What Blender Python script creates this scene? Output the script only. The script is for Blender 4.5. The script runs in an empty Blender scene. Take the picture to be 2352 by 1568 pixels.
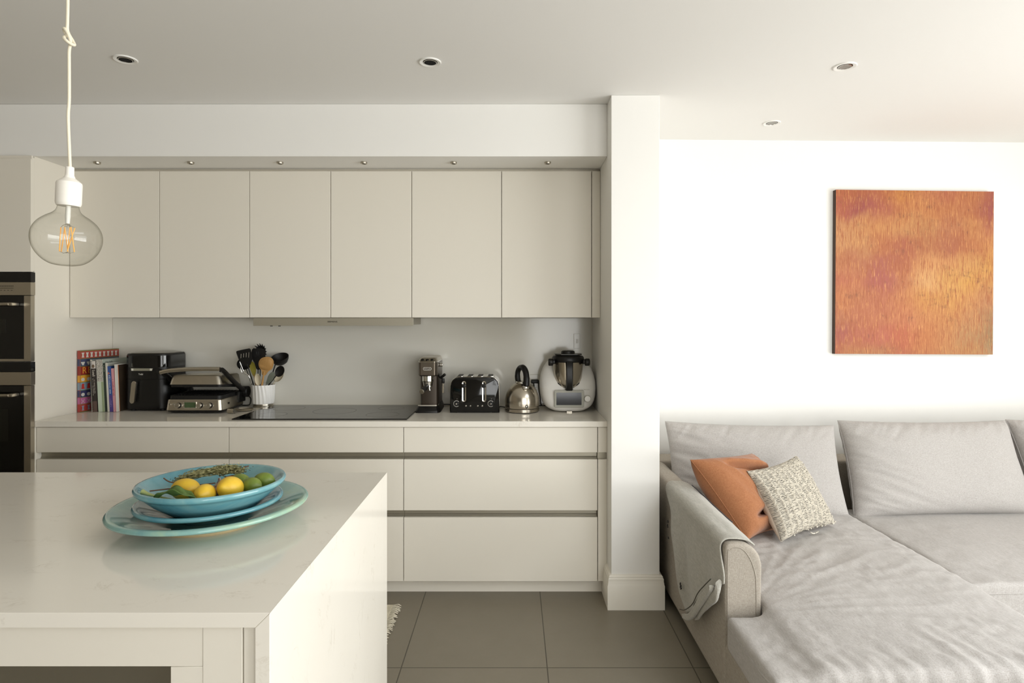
import bpy, bmesh, math, random
from mathutils import Vector, Matrix, noise
from mathutils.bvhtree import BVHTree
PI = math.pi
SC = bpy.context.scene
COL = SC.collection

# ------------------------------------------------------------------ camera
EYE = 1.427
cam_data = bpy.data.cameras.new('camera')
cam_data.sensor_width = 36.0
cam_data.lens = 1393.0 / 2352.0 * 36.0
cam_data.shift_x = -4.0 / 2352.0
cam_data.shift_y = -49.0 / 2352.0
cam_data.clip_start = 0.05
cam = bpy.data.objects.new('camera', cam_data)
cam.location = (0, 0, EYE)
cam.rotation_euler = (PI / 2, 0, 0)
COL.objects.link(cam)
SC.camera = cam

# ------------------------------------------------------------------ world, daylight, exposure
world = bpy.data.worlds.new('world')
SC.world = world
world.use_nodes = True
bg = world.node_tree.nodes['Background']
bg.inputs[0].default_value = (0.80, 0.88, 1.0, 1)
bg.inputs[1].default_value = 1.0
SC.view_settings.view_transform = 'Standard'
SC.view_settings.look = 'None'
SC.view_settings.gamma = 1.0
SC.view_settings.use_curve_mapping = False
SC.view_settings.exposure = 0.33

def area(name, loc, rot, sx, sy, power, col):
    l = bpy.data.lights.new(name, 'AREA')
    l.shape = 'RECTANGLE'; l.size = sx; l.size_y = sy
    l.energy = power; l.color = col
    o = bpy.data.objects.new(name, l)
    o.location = loc; o.rotation_euler = rot
    COL.objects.link(o)
    return o
# daylight through the glazed openings (right wall and the rear wall, behind the camera), plus two added fills
area('daylight_right', (4.44, 0.1, 1.22), (0, PI / 2, 0), 2.2, 4.0, 80, (0.90, 0.955, 1.0))
area('ceiling_fill', (4.46, 0.1, 0.95), (0, PI / 2 + 0.7, 0), 1.5, 4.0, 118, (1.0, 0.985, 0.96))  # added fill, tilted up from outside the glazing to brighten the ceiling
area('daylight_rear', (1.95, -3.34, 1.22), (PI / 2, 0, 0), 3.3, 2.2, 108, (0.985, 0.975, 0.955))
area('overhead_fill', (2.6, 0.2, 2.78), (0, 0, 0), 2.2, 2.2, 55, (0.93, 0.97, 1.0))  # invented overhead source, out of view, added to light sofa and wall from above

# ------------------------------------------------------------------ helpers
def lin(c):
    return c / 12.92 if c <= 0.04045 else ((c + 0.055) / 1.055) ** 2.4
def hexc(h):
    h = h.lstrip('#')
    return tuple(lin(int(h[i:i + 2], 16) / 255.0) for i in (0, 2, 4)) + (1.0,)

class NT:
    def __init__(s, m): s.t = m.node_tree; s.n = s.t.nodes; s.l = s.t.links
    def new(s, typ, **kw):
        n = s.n.new(typ)
        for k, v in kw.items():
            if k.startswith('i_'):
                n.inputs[k[2:].replace('_', ' ')].default_value = v
            else:
                setattr(n, k, v)
        return n
    def link(s, a, b): s.l.new(a, b)
    def math(s, op, a, b=None, clamp=False):
        n = s.n.new('ShaderNodeMath'); n.operation = op; n.use_clamp = clamp
        for i, v in enumerate((a, b)):
            if v is None: continue
            if isinstance(v, (int, float)): n.inputs[i].default_value = v
            else: s.l.new(v, n.inputs[i])
        return n.outputs[0]
    def mix(s, f, a, b, blend='MIX'):
        n = s.n.new('ShaderNodeMix'); n.data_type = 'RGBA'; n.blend_type = blend
        for i, v in ((0, f), (6, a), (7, b)):
            if isinstance(v, (int, float, tuple)): n.inputs[i].default_value = v
            else: s.l.new(v, n.inputs[i])
        return n.outputs[2]
    def ramp(s, f, stops):
        n = s.n.new('ShaderNodeValToRGB')
        e = n.color_ramp.elements
        while len(e) < len(stops): e.new(0.5)
        for i, (p, c) in enumerate(stops):
            e[i].position = p; e[i].color = c if not isinstance(c, str) else hexc(c)
        s.l.new(f, n.inputs[0])
        return n.outputs[0]
    def noise(s, vec, scale, detail=3, rough=0.5, dist=0.0):
        n = s.n.new('ShaderNodeTexNoise')
        n.inputs['Scale'].default_value = scale; n.inputs['Detail'].default_value = detail
        n.inputs['Roughness'].default_value = rough; n.inputs['Distortion'].default_value = dist
        if vec is not None: s.l.new(vec, n.inputs['Vector'])
        return n.outputs[0]
    def coord(s, scale=(1, 1, 1), kind='Object', rot=(0, 0, 0), loc=(0, 0, 0)):
        c = s.n.new('ShaderNodeTexCoord'); m = s.n.new('ShaderNodeMapping')
        m.inputs['Scale'].default_value = scale; m.inputs['Rotation'].default_value = rot
        m.inputs['Location'].default_value = loc
        s.l.new(c.outputs[kind], m.inputs[0])
        return m.outputs[0]

def mat(name, col, rough=0.5, metal=0.0, spec=0.5, fn=None, **kw):
    m = bpy.data.materials.new(name); m.use_nodes = True
    b = m.node_tree.nodes['Principled BSDF']
    b.inputs['Base Color'].default_value = hexc(col) if isinstance(col, str) else col
    b.inputs['Roughness'].default_value = rough
    b.inputs['Metallic'].default_value = metal
    b.inputs['Specular IOR Level'].default_value = spec
    for k, v in kw.items(): b.inputs[k.replace('_', ' ')].default_value = v
    if fn: fn(NT(m), b)
    return m
def bump(nt, b, h, strength=0.2, dist=0.002):
    n = nt.new('ShaderNodeBump'); n.inputs['Strength'].default_value = strength
    n.inputs['Distance'].default_value = dist
    nt.link(h, n.inputs['Height']); nt.link(n.outputs[0], b.inputs['Normal'])

# --- materials
def f_paint(nt, b):
    v = nt.coord((1, 1, 1))
    bump(nt, b, nt.noise(v, 90, 3), 0.05, 0.001)
def f_quartz(nt, b):
    v = nt.coord((1, 1.4, 1), rot=(0.3, 0.2, 0.5))
    n1 = nt.noise(v, 7.0, 7, 0.68, 1.0)
    vein = nt.math('ABSOLUTE', nt.math('SUBTRACT', n1, 0.5))
    vm = nt.ramp(vein, [(0.0, (1, 1, 1, 1)), (0.022, (0, 0, 0, 1))])
    n2 = nt.noise(v, 11.0, 4, 0.6)
    msk = nt.ramp(n2, [(0.54, (0, 0, 0, 1)), (0.72, (1, 1, 1, 1))])
    k = nt.math('MULTIPLY', nt.math('MULTIPLY', vm, msk), 0.45)
    cl = nt.mix(nt.noise(v, 2.2, 3), hexc('#E7E1D5'), hexc('#EFEADF'))
    nt.link(nt.mix(k, cl, hexc('#BDB19F')), b.inputs['Base Color'])
def f_tile(nt, b):
    v = nt.coord((1, 1, 1))
    sp = nt.new('ShaderNodeSeparateXYZ'); nt.link(v, sp.inputs[0])
    def line(o, off, period, w):
        a = nt.math('ADD', o, off)
        f = nt.math('SUBTRACT', nt.math('FRACT', nt.math('DIVIDE', a, period)), 0.5)
        d = nt.math('SUBTRACT', 0.5, nt.math('ABSOLUTE', f))
        return nt.math('LESS_THAN', d, w / period)
    lx = line(sp.outputs[0], 0.457 + 6.0, 0.5995, 0.0022)
    ly = line(sp.outputs[1], -2.491 + 12.0, 1.2, 0.0022)
    g = nt.math('MAXIMUM', lx, ly)
    n = nt.noise(v, 5, 6, 0.65)
    n3 = nt.noise(v, 60, 4, 0.7)
    c = nt.mix(n, hexc('#777061'), hexc('#867E6F'))
    c = nt.mix(nt.math('MULTIPLY', nt.ramp(n3, [(0.4, (0, 0, 0, 1)), (0.7, (1, 1, 1, 1))]), 0.2), c, hexc('#7A715F'))
    nt.link(nt.mix(g, c, hexc('#453F33')), b.inputs['Base Color'])
    bump(nt, b, nt.math('SUBTRACT', nt.math('MULTIPLY', n3, 0.2), g), 0.25, 0.001)
def brushed(sc):
    def f(nt, b):
        v = nt.coord(sc)
        n = nt.noise(v, 60, 3, 0.6)
        r = nt.math('ADD', nt.math('MULTIPLY', n, 0.12), b.inputs['Roughness'].default_value - 0.06)
        nt.link(r, b.inputs['Roughness'])
        bump(nt, b, n, 0.06, 0.0004)
    return f
def weave(c1, c2, scale=1.0, strength=0.35):
    def f(nt, b):
        v = nt.coord((1, 1, 1))
        a = nt.noise(nt.coord((0.18, 1, 1)), 520 * scale, 2, 0.7)
        c = nt.noise(nt.coord((1, 1, 0.18)), 520 * scale, 2, 0.7)
        e = nt.noise(nt.coord((1, 0.15, 1), rot=(0.1, 0.05, 0.15)), 260 * scale, 2, 0.7)
        s = nt.math('ADD', nt.math('ADD', a, c), e)
        s = nt.math('MULTIPLY', s, 0.3333)
        f1 = nt.ramp(s, [(0.36, (0, 0, 0, 1)), (0.64, (1, 1, 1, 1))])
        nt.link(nt.mix(f1, hexc(c1), hexc(c2)), b.inputs['Base Color'])
        bump(nt, b, nt.math('ADD', s, nt.math('MULTIPLY', nt.noise(v, 14, 3), 0.8)), strength, 0.0022)
    return f

M = {}
M['wall'] = mat('wall_paint', '#F0EEE9', 0.85, spec=0.25, fn=f_paint)
M['ceil'] = mat('ceiling_paint', '#F0EEEA', 0.9, spec=0.2, fn=f_paint)
M['gloss_paint'] = mat('skirting_gloss', '#EBE6DA', 0.4)
M['cab'] = mat('cabinet_lacquer', '#E6E0D3', 0.42, spec=0.4)
M['cab_in'] = mat('cabinet_carcass', '#CFC7B6', 0.6)
M['dark'] = mat('dark_recess', '#4A463C', 0.8)
M['quartz'] = mat('quartz', '#E0D9CA', 0.10, fn=f_quartz)
M['tile'] = mat('floor_tile', '#8B8474', 0.42, fn=f_tile)
M['alu'] = mat('aluminium_channel', '#A29C8D', 0.45, 0.75)
M['steel'] = mat('brushed_steel', '#B9B2A4', 0.3, 1.0, fn=brushed((1, 60, 60)))
M['steel_v'] = mat('brushed_steel_dome', '#B8B0A2', 0.22, 1.0, fn=brushed((40, 40, 1.5)))
M['chrome'] = mat('chrome', '#D9D6CF', 0.08, 1.0)
M['blackp'] = mat('black_plastic', '#0C0B0A', 0.4, spec=0.4)
M['blackm'] = mat('black_matt', '#100F0E', 0.55, spec=0.4)
M['blackg'] = mat('black_gloss', '#080808', 0.06)
M['ovenglass'] = mat('oven_glass', '#070706', 0.05)
M['hobglass'] = mat('hob_glass', '#0C0B0A', 0.09)
M['splash'] = mat('splash_glass', '#E0DDD3', 0.12)
M['whitep'] = mat('white_plastic', '#F3F1EC', 0.35)
M['silicone'] = mat('white_silicone', '#F5F0E6', 0.6)
M['cord'] = mat('cream_cord', '#EEE6D0', 0.8)
M['amber'] = mat('amber_filament', '#F0B055', 0.5, Emission_Color=hexc('#F0A23C'), Emission_Strength=0.15)
def f_thin(nt, b):
    lw = nt.new('ShaderNodeLayerWeight'); lw.inputs[0].default_value = 0.5
    tr = nt.new('ShaderNodeBsdfTransparent'); gl = nt.new('ShaderNodeBsdfGlossy')
    gl.inputs['Roughness'].default_value = 0.02
    col = nt.ramp(lw.outputs['Facing'], [(0.0, (0.965, 0.965, 0.955, 1)), (0.6, (0.93, 0.93, 0.915, 1)), (0.9, (0.72, 0.71, 0.66, 1))])
    nt.link(col, tr.inputs[0])
    f = nt.math('ADD', nt.math('MULTIPLY', nt.math('POWER', lw.outputs['Facing'], 5.0), 0.45), 0.045)
    mx = nt.new('ShaderNodeMixShader')
    nt.link(f, mx.inputs[0]); nt.link(tr.outputs[0], mx.inputs[1]); nt.link(gl.outputs[0], mx.inputs[2])
    nt.link(mx.outputs[0], nt.n['Material Output'].inputs[0])
M['thin'] = mat('thin_clear_glass', '#FFFFFF', 0.0, fn=f_thin)

class MB:
    """collects shapes into one mesh"""
    def __init__(s): s.bm = bmesh.new()
    def _fin(s, vs, mi, X):
        fs = set()
        for v in vs:
            if X is not None: v.co = X @ v.co
            for f in v.link_faces: fs.add(f)
        for f in fs: f.material_index = mi
        return s
    def _bev(s, vs, bev, seg):
        es = set(e for v in vs for e in v.link_edges)
        r = bmesh.ops.bevel(s.bm, geom=list(es), offset=bev, segments=seg, profile=0.5, affect='EDGES', clamp_overlap=True)
        out = set(v for v in vs if v.is_valid) | set(r['verts'])
        for f in r['faces']: out |= set(f.verts)
        return list(out)
    def box(s, x0, x1, y0, y1, z0, z1, bev=0, seg=2, mi=0, X=None):
        c = [(x0, y0, z0), (x1, y0, z0), (x1, y1, z0), (x0, y1, z0), (x0, y0, z1), (x1, y0, z1), (x1, y1, z1), (x0, y1, z1)]
        v = [s.bm.verts.new(p) for p in c]
        for f in ((3, 2, 1, 0), (4, 5, 6, 7), (0, 1, 5, 4), (1, 2, 6, 5), (2, 3, 7, 6), (3, 0, 4, 7)):
            s.bm.faces.new([v[i] for i in f])
        if bev > 0: v = s._bev(v, bev, seg)
        return s._fin(v, mi, X)
    def prism(s, pts, axis, a0, a1, bev=0, seg=2, mi=0, X=None):
        """pts 2D outline; axis 'x': (y,z), 'y': (x,z), 'z': (x,y)"""
        def P(p, a):
            return {'x': (a, p[0], p[1]), 'y': (p[0], a, p[1]), 'z': (p[0], p[1], a)}[axis]
        n = len(pts)
        A = [s.bm.verts.new(P(p, a0)) for p in pts]; B = [s.bm.verts.new(P(p, a1)) for p in pts]
        s.bm.faces.new(A[::-1]); s.bm.faces.new(B)
        for i in range(n): s.bm.faces.new([A[i], A[(i + 1) % n], B[(i + 1) % n], B[i]])
        vs = A + B
        if bev > 0:
            es = set()
            for L in (A, B):
                for i in range(n):
                    e = s.bm.edges.get((L[i], L[(i + 1) % n]))
                    if e: es.add(e)
            r = bmesh.ops.bevel(s.bm, geom=list(es), offset=bev, segments=seg, profile=0.5, affect='EDGES', clamp_overlap=True)
            out = set(v for v in vs if v.is_valid) | set(r['verts'])
            for f in r['faces']: out |= set(f.verts)
            vs = list(out)
        return s._fin(vs, mi, X)
    def loft(s, rings, closed=True, cap=True, mi=0, X=None):
        R = [[s.bm.verts.new(p) for p in r] for r in rings]
        n = len(R[0])
        for a, b in zip(R[:-1], R[1:]):
            for i in range(n if closed else n - 1):
                j = (i + 1) % n
                s.bm.faces.new([a[i], a[j], b[j], b[i]])
        if cap and closed:
            s.bm.faces.new(R[0][::-1]); s.bm.faces.new(R[-1])
        return s._fin([v for r in R for v in r], mi, X)
    def lathe(s, prof, c=(0, 0, 0), n=48, mi=0, X=None, rfun=None, sx=1, sy=1):
        rings = []; vs = []
        for r, z in prof:
            if r < 1e-6:
                rings.append([s.bm.verts.new((c[0], c[1], c[2] + z))])
            else:
                ring = []
                for i in range(n):
                    a = 2 * PI * i / n
                    rr = r * (rfun(a, z) if rfun else 1)
                    ring.append(s.bm.verts.new((c[0] + rr * sx * math.cos(a), c[1] + rr * sy * math.sin(a), c[2] + z)))
                rings.append(ring)
            vs += rings[-1]
        for a, b in zip(rings[:-1], rings[1:]):
            for i in range(n):
                j = (i + 1) % n
                if len(a) == 1 and len(b) == 1: continue
                if len(a) == 1: s.bm.faces.new([a[0], b[j], b[i]])
                elif len(b) == 1: s.bm.faces.new([a[i], a[j], b[0]])
                else: s.bm.faces.new([a[i], a[j], b[j], b[i]])
        return s._fin(vs, mi, X)
    def cyl(s, r, p0, p1, n=24, mi=0, bev=0.0, X=None):
        p0, p1 = Vector(p0), Vector(p1); L = (p1 - p0).length
        q = (p1 - p0).to_track_quat('Z', 'Y').to_matrix().to_4x4()
        T = Matrix.Translation(p0) @ q
        if X is not None: T = X @ T
        b = min(bev, r * 0.9, L * 0.45)
        prof = [(0, 0), (r - b, 0)]
        if b > 0: prof += [(r - b * 0.3, b * 0.3), (r, b), (r, L - b), (r - b * 0.3, L - b * 0.3)]
        else: prof += [(r, 0), (r, L)]
        prof += [(r - b, L), (0, L)]
        if b == 0: prof = [(0, 0), (r, 0), (r, L), (0, L)]
        return s.lathe(prof, n=n, mi=mi, X=T)
    def tube(s, path, r, n=10, mi=0, closed=False, X=None, flat=None):
        P = [Vector(p) for p in path]; m = len(P)
        rings = []
        T0 = None; N = None
        for i in range(m):
            if closed: t = (P[(i + 1) % m] - P[i - 1]).normalized()
            else: t = (P[min(i + 1, m - 1)] - P[max(i - 1, 0)]).normalized()
            if N is None:
                up = Vector((0, 0, 1)) if abs(t.z) < 0.9 else Vector((1, 0, 0))
                N = t.cross(up).normalized()
            else:
                N = (N - t * N.dot(t)).normalized()
            B = t.cross(N)
            ri = r[i] if isinstance(r, (list, tuple)) else r
            fx = flat if flat else 1
            rings.append([P[i] + N * math.cos(2 * PI * k / n) * ri + B * math.sin(2 * PI * k / n) * ri * fx for k in range(n)])
        if closed:
            rings.append(rings[0])
            return s.loft(rings, cap=False, mi=mi, X=X)
        return s.loft(rings, mi=mi, X=X)
    def ell(s, c, rad, n=24, m=14, mi=0, X=None):
        prof = [(math.sin(PI * i / m), -math.cos(PI * i / m)) for i in range(m + 1)]
        prof[0] = (0, -1); prof[-1] = (0, 1)
        T = Matrix.Translation(Vector(c)) @ Matrix.Diagonal((rad[0], rad[1], rad[2], 1))
        if X is not None: T = X @ T
        return s.lathe(prof, n=n, mi=mi, X=T)
    def poly(s, pts, mi=0, X=None):
        vs = [s.bm.verts.new(p) for p in pts]
        s.bm.faces.new(vs)
        return s._fin(vs, mi, X)
    def mesh(s, name, mats, smooth=20, weld=True):
        if weld: bmesh.ops.remove_doubles(s.bm, verts=s.bm.verts, dist=1e-6)
        bmesh.ops.recalc_face_normals(s.bm, faces=s.bm.faces)
        me = bpy.data.meshes.new(name)
        s.bm.to_mesh(me); s.bm.free()
        for m_ in (mats if isinstance(mats, (list, tuple)) else [mats]): me.materials.append(m_)
        if smooth:
            me.shade_smooth()
            me.set_sharp_from_angle(angle=math.radians(smooth))
        return me
    def build(s, name, mats, parent=None, smooth=20, label=None):
        return put(name, s.mesh(name, mats, smooth), parent, label)

def put(name, me, parent=None, label=None, loc=None, rot=None):
    o = bpy.data.objects.new(name, me); COL.objects.link(o)
    if parent is not None: o.parent = parent
    if loc: o.location = loc
    if rot: o.rotation_euler = rot
    if label: o['label'] = label
    return o
def tag(o, label, cat, group=None):
    o['label'] = label; o['category'] = cat
    if group: o['group'] = group
    return o
def thing(name, label, cat, loc=(0, 0, 0), rz=0, group=None):
    o = bpy.data.objects.new(name, None); COL.objects.link(o)
    o.empty_display_size = 0.05
    o.location = loc; o.rotation_euler = (0, 0, rz)
    return tag(o, label, cat, group)
def struct(name, mb, m, parent=None, smooth=20):
    o = mb.build(name, m, parent, smooth)
    if parent is None: o['kind'] = 'structure'
    return o
def dup(root, loc, rz=None, label=None):
    r = root.copy(); COL.objects.link(r); r.location = loc
    if rz is not None: r.rotation_euler = (0, 0, rz)
    if label: r['label'] = label
    for ch in list(root.children):
        c = ch.copy(); COL.objects.link(c); c.parent = r
        for g in ch.children:
            d = g.copy(); COL.objects.link(d); d.parent = c
    return r
def B(*a, **k): return MB().box(*a, **k)
def rrect(w, h, r, n=6, cx=0, cy=0):
    pts = []
    for sx, sy, a0 in ((1, 1, 0), (-1, 1, PI / 2), (-1, -1, PI), (1, -1, 1.5 * PI)):
        for i in range(n + 1):
            a = a0 + PI / 2 * i / n
            pts.append((cx + sx * (w / 2 - r) + r * math.cos(a), cy + sy * (h / 2 - r) + r * math.sin(a)))
    return pts
def circ(r, n=32, cx=0, cy=0):
    return [(cx + r * math.cos(2 * PI * i / n), cy + r * math.sin(2 * PI * i / n)) for i in range(n)]
def text_mesh(body, size, ext=0.0003, align='CENTER'):
    cu = bpy.data.curves.new('lettering', 'FONT')
    cu.body = body; cu.size = size; cu.extrude = ext
    cu.align_x = align; cu.align_y = 'CENTER'; cu.resolution_u = 3
    o = bpy.data.objects.new('lettering', cu); COL.objects.link(o)
    bpy.context.view_layer.update()
    dg = bpy.context.evaluated_depsgraph_get()
    me = bpy.data.meshes.new_from_object(o.evaluated_get(dg))
    bpy.data.objects.remove(o)
    return me
def lettering(body, size, m, parent, loc, rot=(PI / 2, 0, 0), ext=0.0003, sx=1.0, name='lettering'):
    me = text_mesh(body, size, ext)
    me.materials.clear(); me.materials.append(m)
    o = put(name, me, parent, loc=loc, rot=rot)
    o.scale = (sx, 1, 1)
    return o
def px(x, y, d):
    return Vector(((x - 1180) * d / 1393.0, d, EYE - (y - 735) * d / 1393.0))
def smooth_closed(pts, n=4):
    P = [Vector((a, b)) for a, b in pts]; m = len(P); out = []
    for i in range(m):
        p0, p1, p2, p3 = P[i - 1], P[i], P[(i + 1) % m], P[(i + 2) % m]
        for k in range(n):
            t = k / n
            q = 0.5 * ((2 * p1) + (p2 - p0) * t + (2 * p0 - 5 * p1 + 4 * p2 - p3) * t * t + (3 * p1 - p0 - 3 * p2 + p3) * t ** 3)
            out.append((q.x, q.y))
    return out
def spline(pts, n=8):
    P = [Vector(p) for p in pts]; out = []
    for i in range(len(P) - 1):
        p0 = P[max(i - 1, 0)]; p1 = P[i]; p2 = P[i + 1]; p3 = P[min(i + 2, len(P) - 1)]
        for k in range(n):
            t = k / n
            out.append(0.5 * ((2 * p1) + (p2 - p0) * t + (2 * p0 - 5 * p1 + 4 * p2 - p3) * t * t + (3 * p1 - p0 - 3 * p2 + p3) * t ** 3))
    out.append(P[-1]); return out

# ------------------------------------------------------------------ the room
CZ = 2.542
XL, XR, YR = -3.35, 4.3, -3.2
YW = 3.75
struct('floor', B(XL - .1, XR + .1, YR - .1, 4.0, -0.08, 0), M['tile'])
mb = MB()   # ceiling with an unseen opening added for the overhead fill, over the seating end (x 1.5..3.7, y -0.9..1.3)
mb.loft([[(XL - .1, YR - .1, CZ), (XR + .1, YR - .1, CZ), (XR + .1, 4.0, CZ), (XL - .1, 4.0, CZ)],
         [(1.5, -.9, CZ), (3.7, -.9, CZ), (3.7, 1.3, CZ), (1.5, 1.3, CZ)],
         [(1.5, -.9, CZ + .2), (3.7, -.9, CZ + .2), (3.7, 1.3, CZ + .2), (1.5, 1.3, CZ + .2)],
         [(XL - .1, YR - .1, CZ + .2), (XR + .1, YR - .1, CZ + .2), (XR + .1, 4.0, CZ + .2), (XL - .1, 4.0, CZ + .2)]], cap=False)
struct('ceiling', mb, M['ceil'])
struct('wall_back', B(XL - .1, 0.483, YW, 3.87, 0, CZ), M['wall'])
mb = MB()   # sofa wall, a degree and a half off parallel
mb.prism([(0.723, 3.738), (XR + .1, 3.841), (XR + .1, 3.99), (0.723, 3.99)], 'z', 0, CZ)
struct('wall_sofa', mb, M['wall'])
struct('wall_pillar', B(0.483, 0.723, 3.005, 3.99, 0, CZ, bev=0.003), M['wall'])
M['wall_dim'] = mat('wall_paint_darkened', '#9A9182', 0.85, spec=0.2, fn=f_paint)  # walls out of view, darkened to cut bounce light on the left side
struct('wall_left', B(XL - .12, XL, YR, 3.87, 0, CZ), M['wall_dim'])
# bulkhead above the wall cupboards
struct('wall_bulkhead', B(XL, 0.4829, 3.13, YW - .0005, 2.272, CZ - .0005, bev=0.002), M['wall'])
# right wall with its glazed opening
mb = MB()
mb.box(XR, XR + .12, YR, -1.95, 0, CZ); mb.box(XR, XR + .12, 2.15, 4.0, 0, CZ)
mb.box(XR, XR + .12, -1.95, 2.15, 2.35, CZ); mb.box(XR, XR + .12, -1.95, 2.15, 0, 0.1)
struct('wall_right', mb, M['wall'])
mb = MB()   # rear wall (behind the camera)
mb.box(XL - .12, 0.25, YR - .12, YR, 0, CZ); mb.box(3.65, XR + .12, YR - .12, YR, 0, CZ)
mb.box(0.25, 3.65, YR - .12, YR, 2.35, CZ); mb.box(0.25, 3.65, YR - .12, YR, 0, 0.1)
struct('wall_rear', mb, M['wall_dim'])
M['frame'] = mat('window_frame_grey', '#53534F', 0.4)
def window(name, horizontal, a0, a1, z0, z1, c, panes):
    mb = MB(); w = 0.05
    def bx(u0, u1, q0, q1):
        if horizontal: mb.box(u0, u1, c - .03, c + .03, q0, q1)
        else: mb.box(c - .03, c + .03, u0, u1, q0, q1)
    bx(a0, a1, z0, z0 + w); bx(a0, a1, z1 - w, z1)
    for i in range(panes + 1):
        u = a0 + (a1 - a0) * i / panes
        lo = min(max(u - w / 2, a0), a1 - w)
        bx(lo, lo + w, z0 + w, z1 - w)
    o = struct(name, mb, M['frame'])
    g = MB()
    if horizontal: g.box(a0 + .02, a1 - .02, c - .003, c + .003, z0 + .02, z1 - .02)
    else: g.box(c - .003, c + .003, a0 + .02, a1 - .02, z0 + .02, z1 - .02)
    g.build('pane', M['thin'], o)
window('window_1', False, -1.95, 2.15, 0.1, 2.35, XR + .06, 4)
window('window_2', True, 0.25, 3.65, 0.1, 2.35, YR - .06, 4)

# moulded skirting round the pillar
def skirt_profile():
    return [(0, 0), (0.021, 0), (0.021, 0.118), (0.0185, 0.124), (0.0185, 0.130), (0.0165, 0.136), (0.0165, 0.150), (0.013, 0.156), (0.013, 0.161), (0.008, 0.167), (0, 0.169)]
def skirting(name, corners, closed=False):
    mb = MB(); rings = []
    n = len(corners)
    for i, p in enumerate(corners):
        p = Vector((p[0], p[1], 0))
        dirs = []
        if i > 0: dirs.append((p - Vector((*corners[i - 1], 0))).normalized())
        if i < n - 1: dirs.append((Vector((*corners[i + 1], 0)) - p).normalized())
        nr = [Vector((d.y, -d.x, 0)) for d in dirs]
        m = nr[0] if len(nr) == 1 else (nr[0] + nr[1]) / (1 + nr[0].dot(nr[1]))
        rings.append([p + m * a + Vector((0, 0, z)) for a, z in skirt_profile()])
    mb.loft(rings)
    return struct(name, mb, M['gloss_paint'], smooth=30)
skirting('baseboard_pillar', [(0.483, 3.2), (0.483, 3.005), (0.723, 3.005), (0.723, 3.73)])
skirting('baseboard_sofa', [(0.748, 3.739), (4.299, 3.8405)])

# ------------------------------------------------------------------ built-in kitchen
WT = 0.905           # worktop height
FX = -2.472          # side of the oven tower
def front(mb, x0, x1, z0, z1, y, t=0.019, bev=0.0012):
    mb.box(x0, x1, y, y + t, z0, z1, bev=bev, seg=2)
g = 0.0016
units = [(-2.472, -1.4748, 'left'), (-1.4748, -0.5705, 'middle'), (-0.5705, 0.4345, 'right')]
lab = {'left': 'wide cream drawer unit beside the oven tower, partly hidden by the island',
       'middle': 'cream drawer unit directly under the black hob',
       'right': 'cream three drawer unit nearest the white pillar, under kettle and toaster'}
for x0, x1, k in units:
    t = thing('drawer_unit', lab[k], 'drawer unit', ((x0 + x1) / 2, 3.14, 0), group='handleless base drawer units')
    cx = (x0 + x1) / 2; hw = (x1 - x0) / 2
    c = MB(); c.box(-hw + .0005, hw - .0005, 0.045, 0.598, 0.075, 0.872); c.build('carcass', M['cab_in'], t)
    for z0, z1 in ((0.7425, 0.8725), (0.4425, 0.7065), (0.076, 0.4065)):
        d = MB(); front(d, -hw + g, hw - g, z0, z1, 0.0); d.build('drawer_front', M['cab'], t)
    for z0, z1 in ((0.7045, 0.7445), (0.4055, 0.4435)):
        d = MB(); d.prism([(0.012, z0), (0.03, z0), (0.03, z0 + .004), (0.036, z0 + .012), (0.036, z1 - .006), (0.012, z1 - .002), (0.012, z1), (0.045, z1), (0.045, z0 - .004), (0.012, z0 - .004)], 'x', -hw + .0005, hw - .0005)
        d.build('handle_channel', M['alu'], t)
t = thing('filler_panel', 'narrow cream filler strip between right drawers and pillar', 'panel', (0.459, 3.14, 0))
d = MB(); front(d, -.0229, .0237, 0.7425, 0.8725, 0); front(d, -.0229, .0237, 0.076, 0.7065, 0)
d.build('panel', M['cab'], t)
d = MB(); d.box(-.0229, .0237, 0.02, 0.04, 0.076, 0.872); d.build('backing', M['alu'], t)
tag(B(-2.472, 0.4825, 3.19, 3.205, 0, 0.0745, bev=0.001).build('plinth', M['cab']), 'cream kickboard running under the base drawers', 'kickboard')
tag(B(-2.4715, 0.4825, 3.128, 3.7485, 0.8755, WT, bev=0.0015).build('worktop', M['quartz']), 'long pale quartz worktop along the back wall', 'worktop')
tag(B(-2.4715, 0.4825, 3.7385, 3.7495, WT, 1.4405).build('splashback', M['splash']), 'glossy pale grey glass splashback behind the appliances', 'splashback')

# wall cupboards
xs = [-2.4715, -1.972, -1.4706, -1.0188, -0.568, -0.0678, 0.4335]
ulab = ['cream wall cupboard beside the oven tower, behind the glass bulb',
        'cream wall cupboard second from the oven tower, left of the hood',
        'narrower cream wall cupboard above the left half of the hood',
        'narrower cream wall cupboard above the right half of the hood',
        'cream wall cupboard just right of the hood, above the coffee machine',
        'cream wall cupboard nearest the pillar, above kettle and food processor']
for i in range(6):
    x0, x1 = xs[i], xs[i + 1]
    t = thing('wall_cupboard', ulab[i], 'cupboard', ((x0 + x1) / 2, 3.375, 1.4415), group='handleless wall cupboards')
    hw = (x1 - x0) / 2
    b_ = B(-hw + .0005, hw - .0005, 0.021, 0.3735, 0.001, 0.812)
    b_.build('carcass', M['cab_in'], t)
    d = MB(); front(d, -hw + g, hw - g, 0, 0.8145, 0); d.build('door', M['cab'], t)
t = tag(B(0.4355, 0.4815, 3.376, 3.74, 1.4415, 2.256, bev=.001).build('filler_panel', M['cab']), 'narrow cream upright filler beside the last wall cupboard', 'panel')
d = MB(); d.box(-2.471, 0.4815, 3.40, 3.745, 2.2565, 2.2715); tag(d.build('cornice_strip', M['cab_in']), 'recessed strip between wall cupboards and bulkhead', 'strip')

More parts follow.
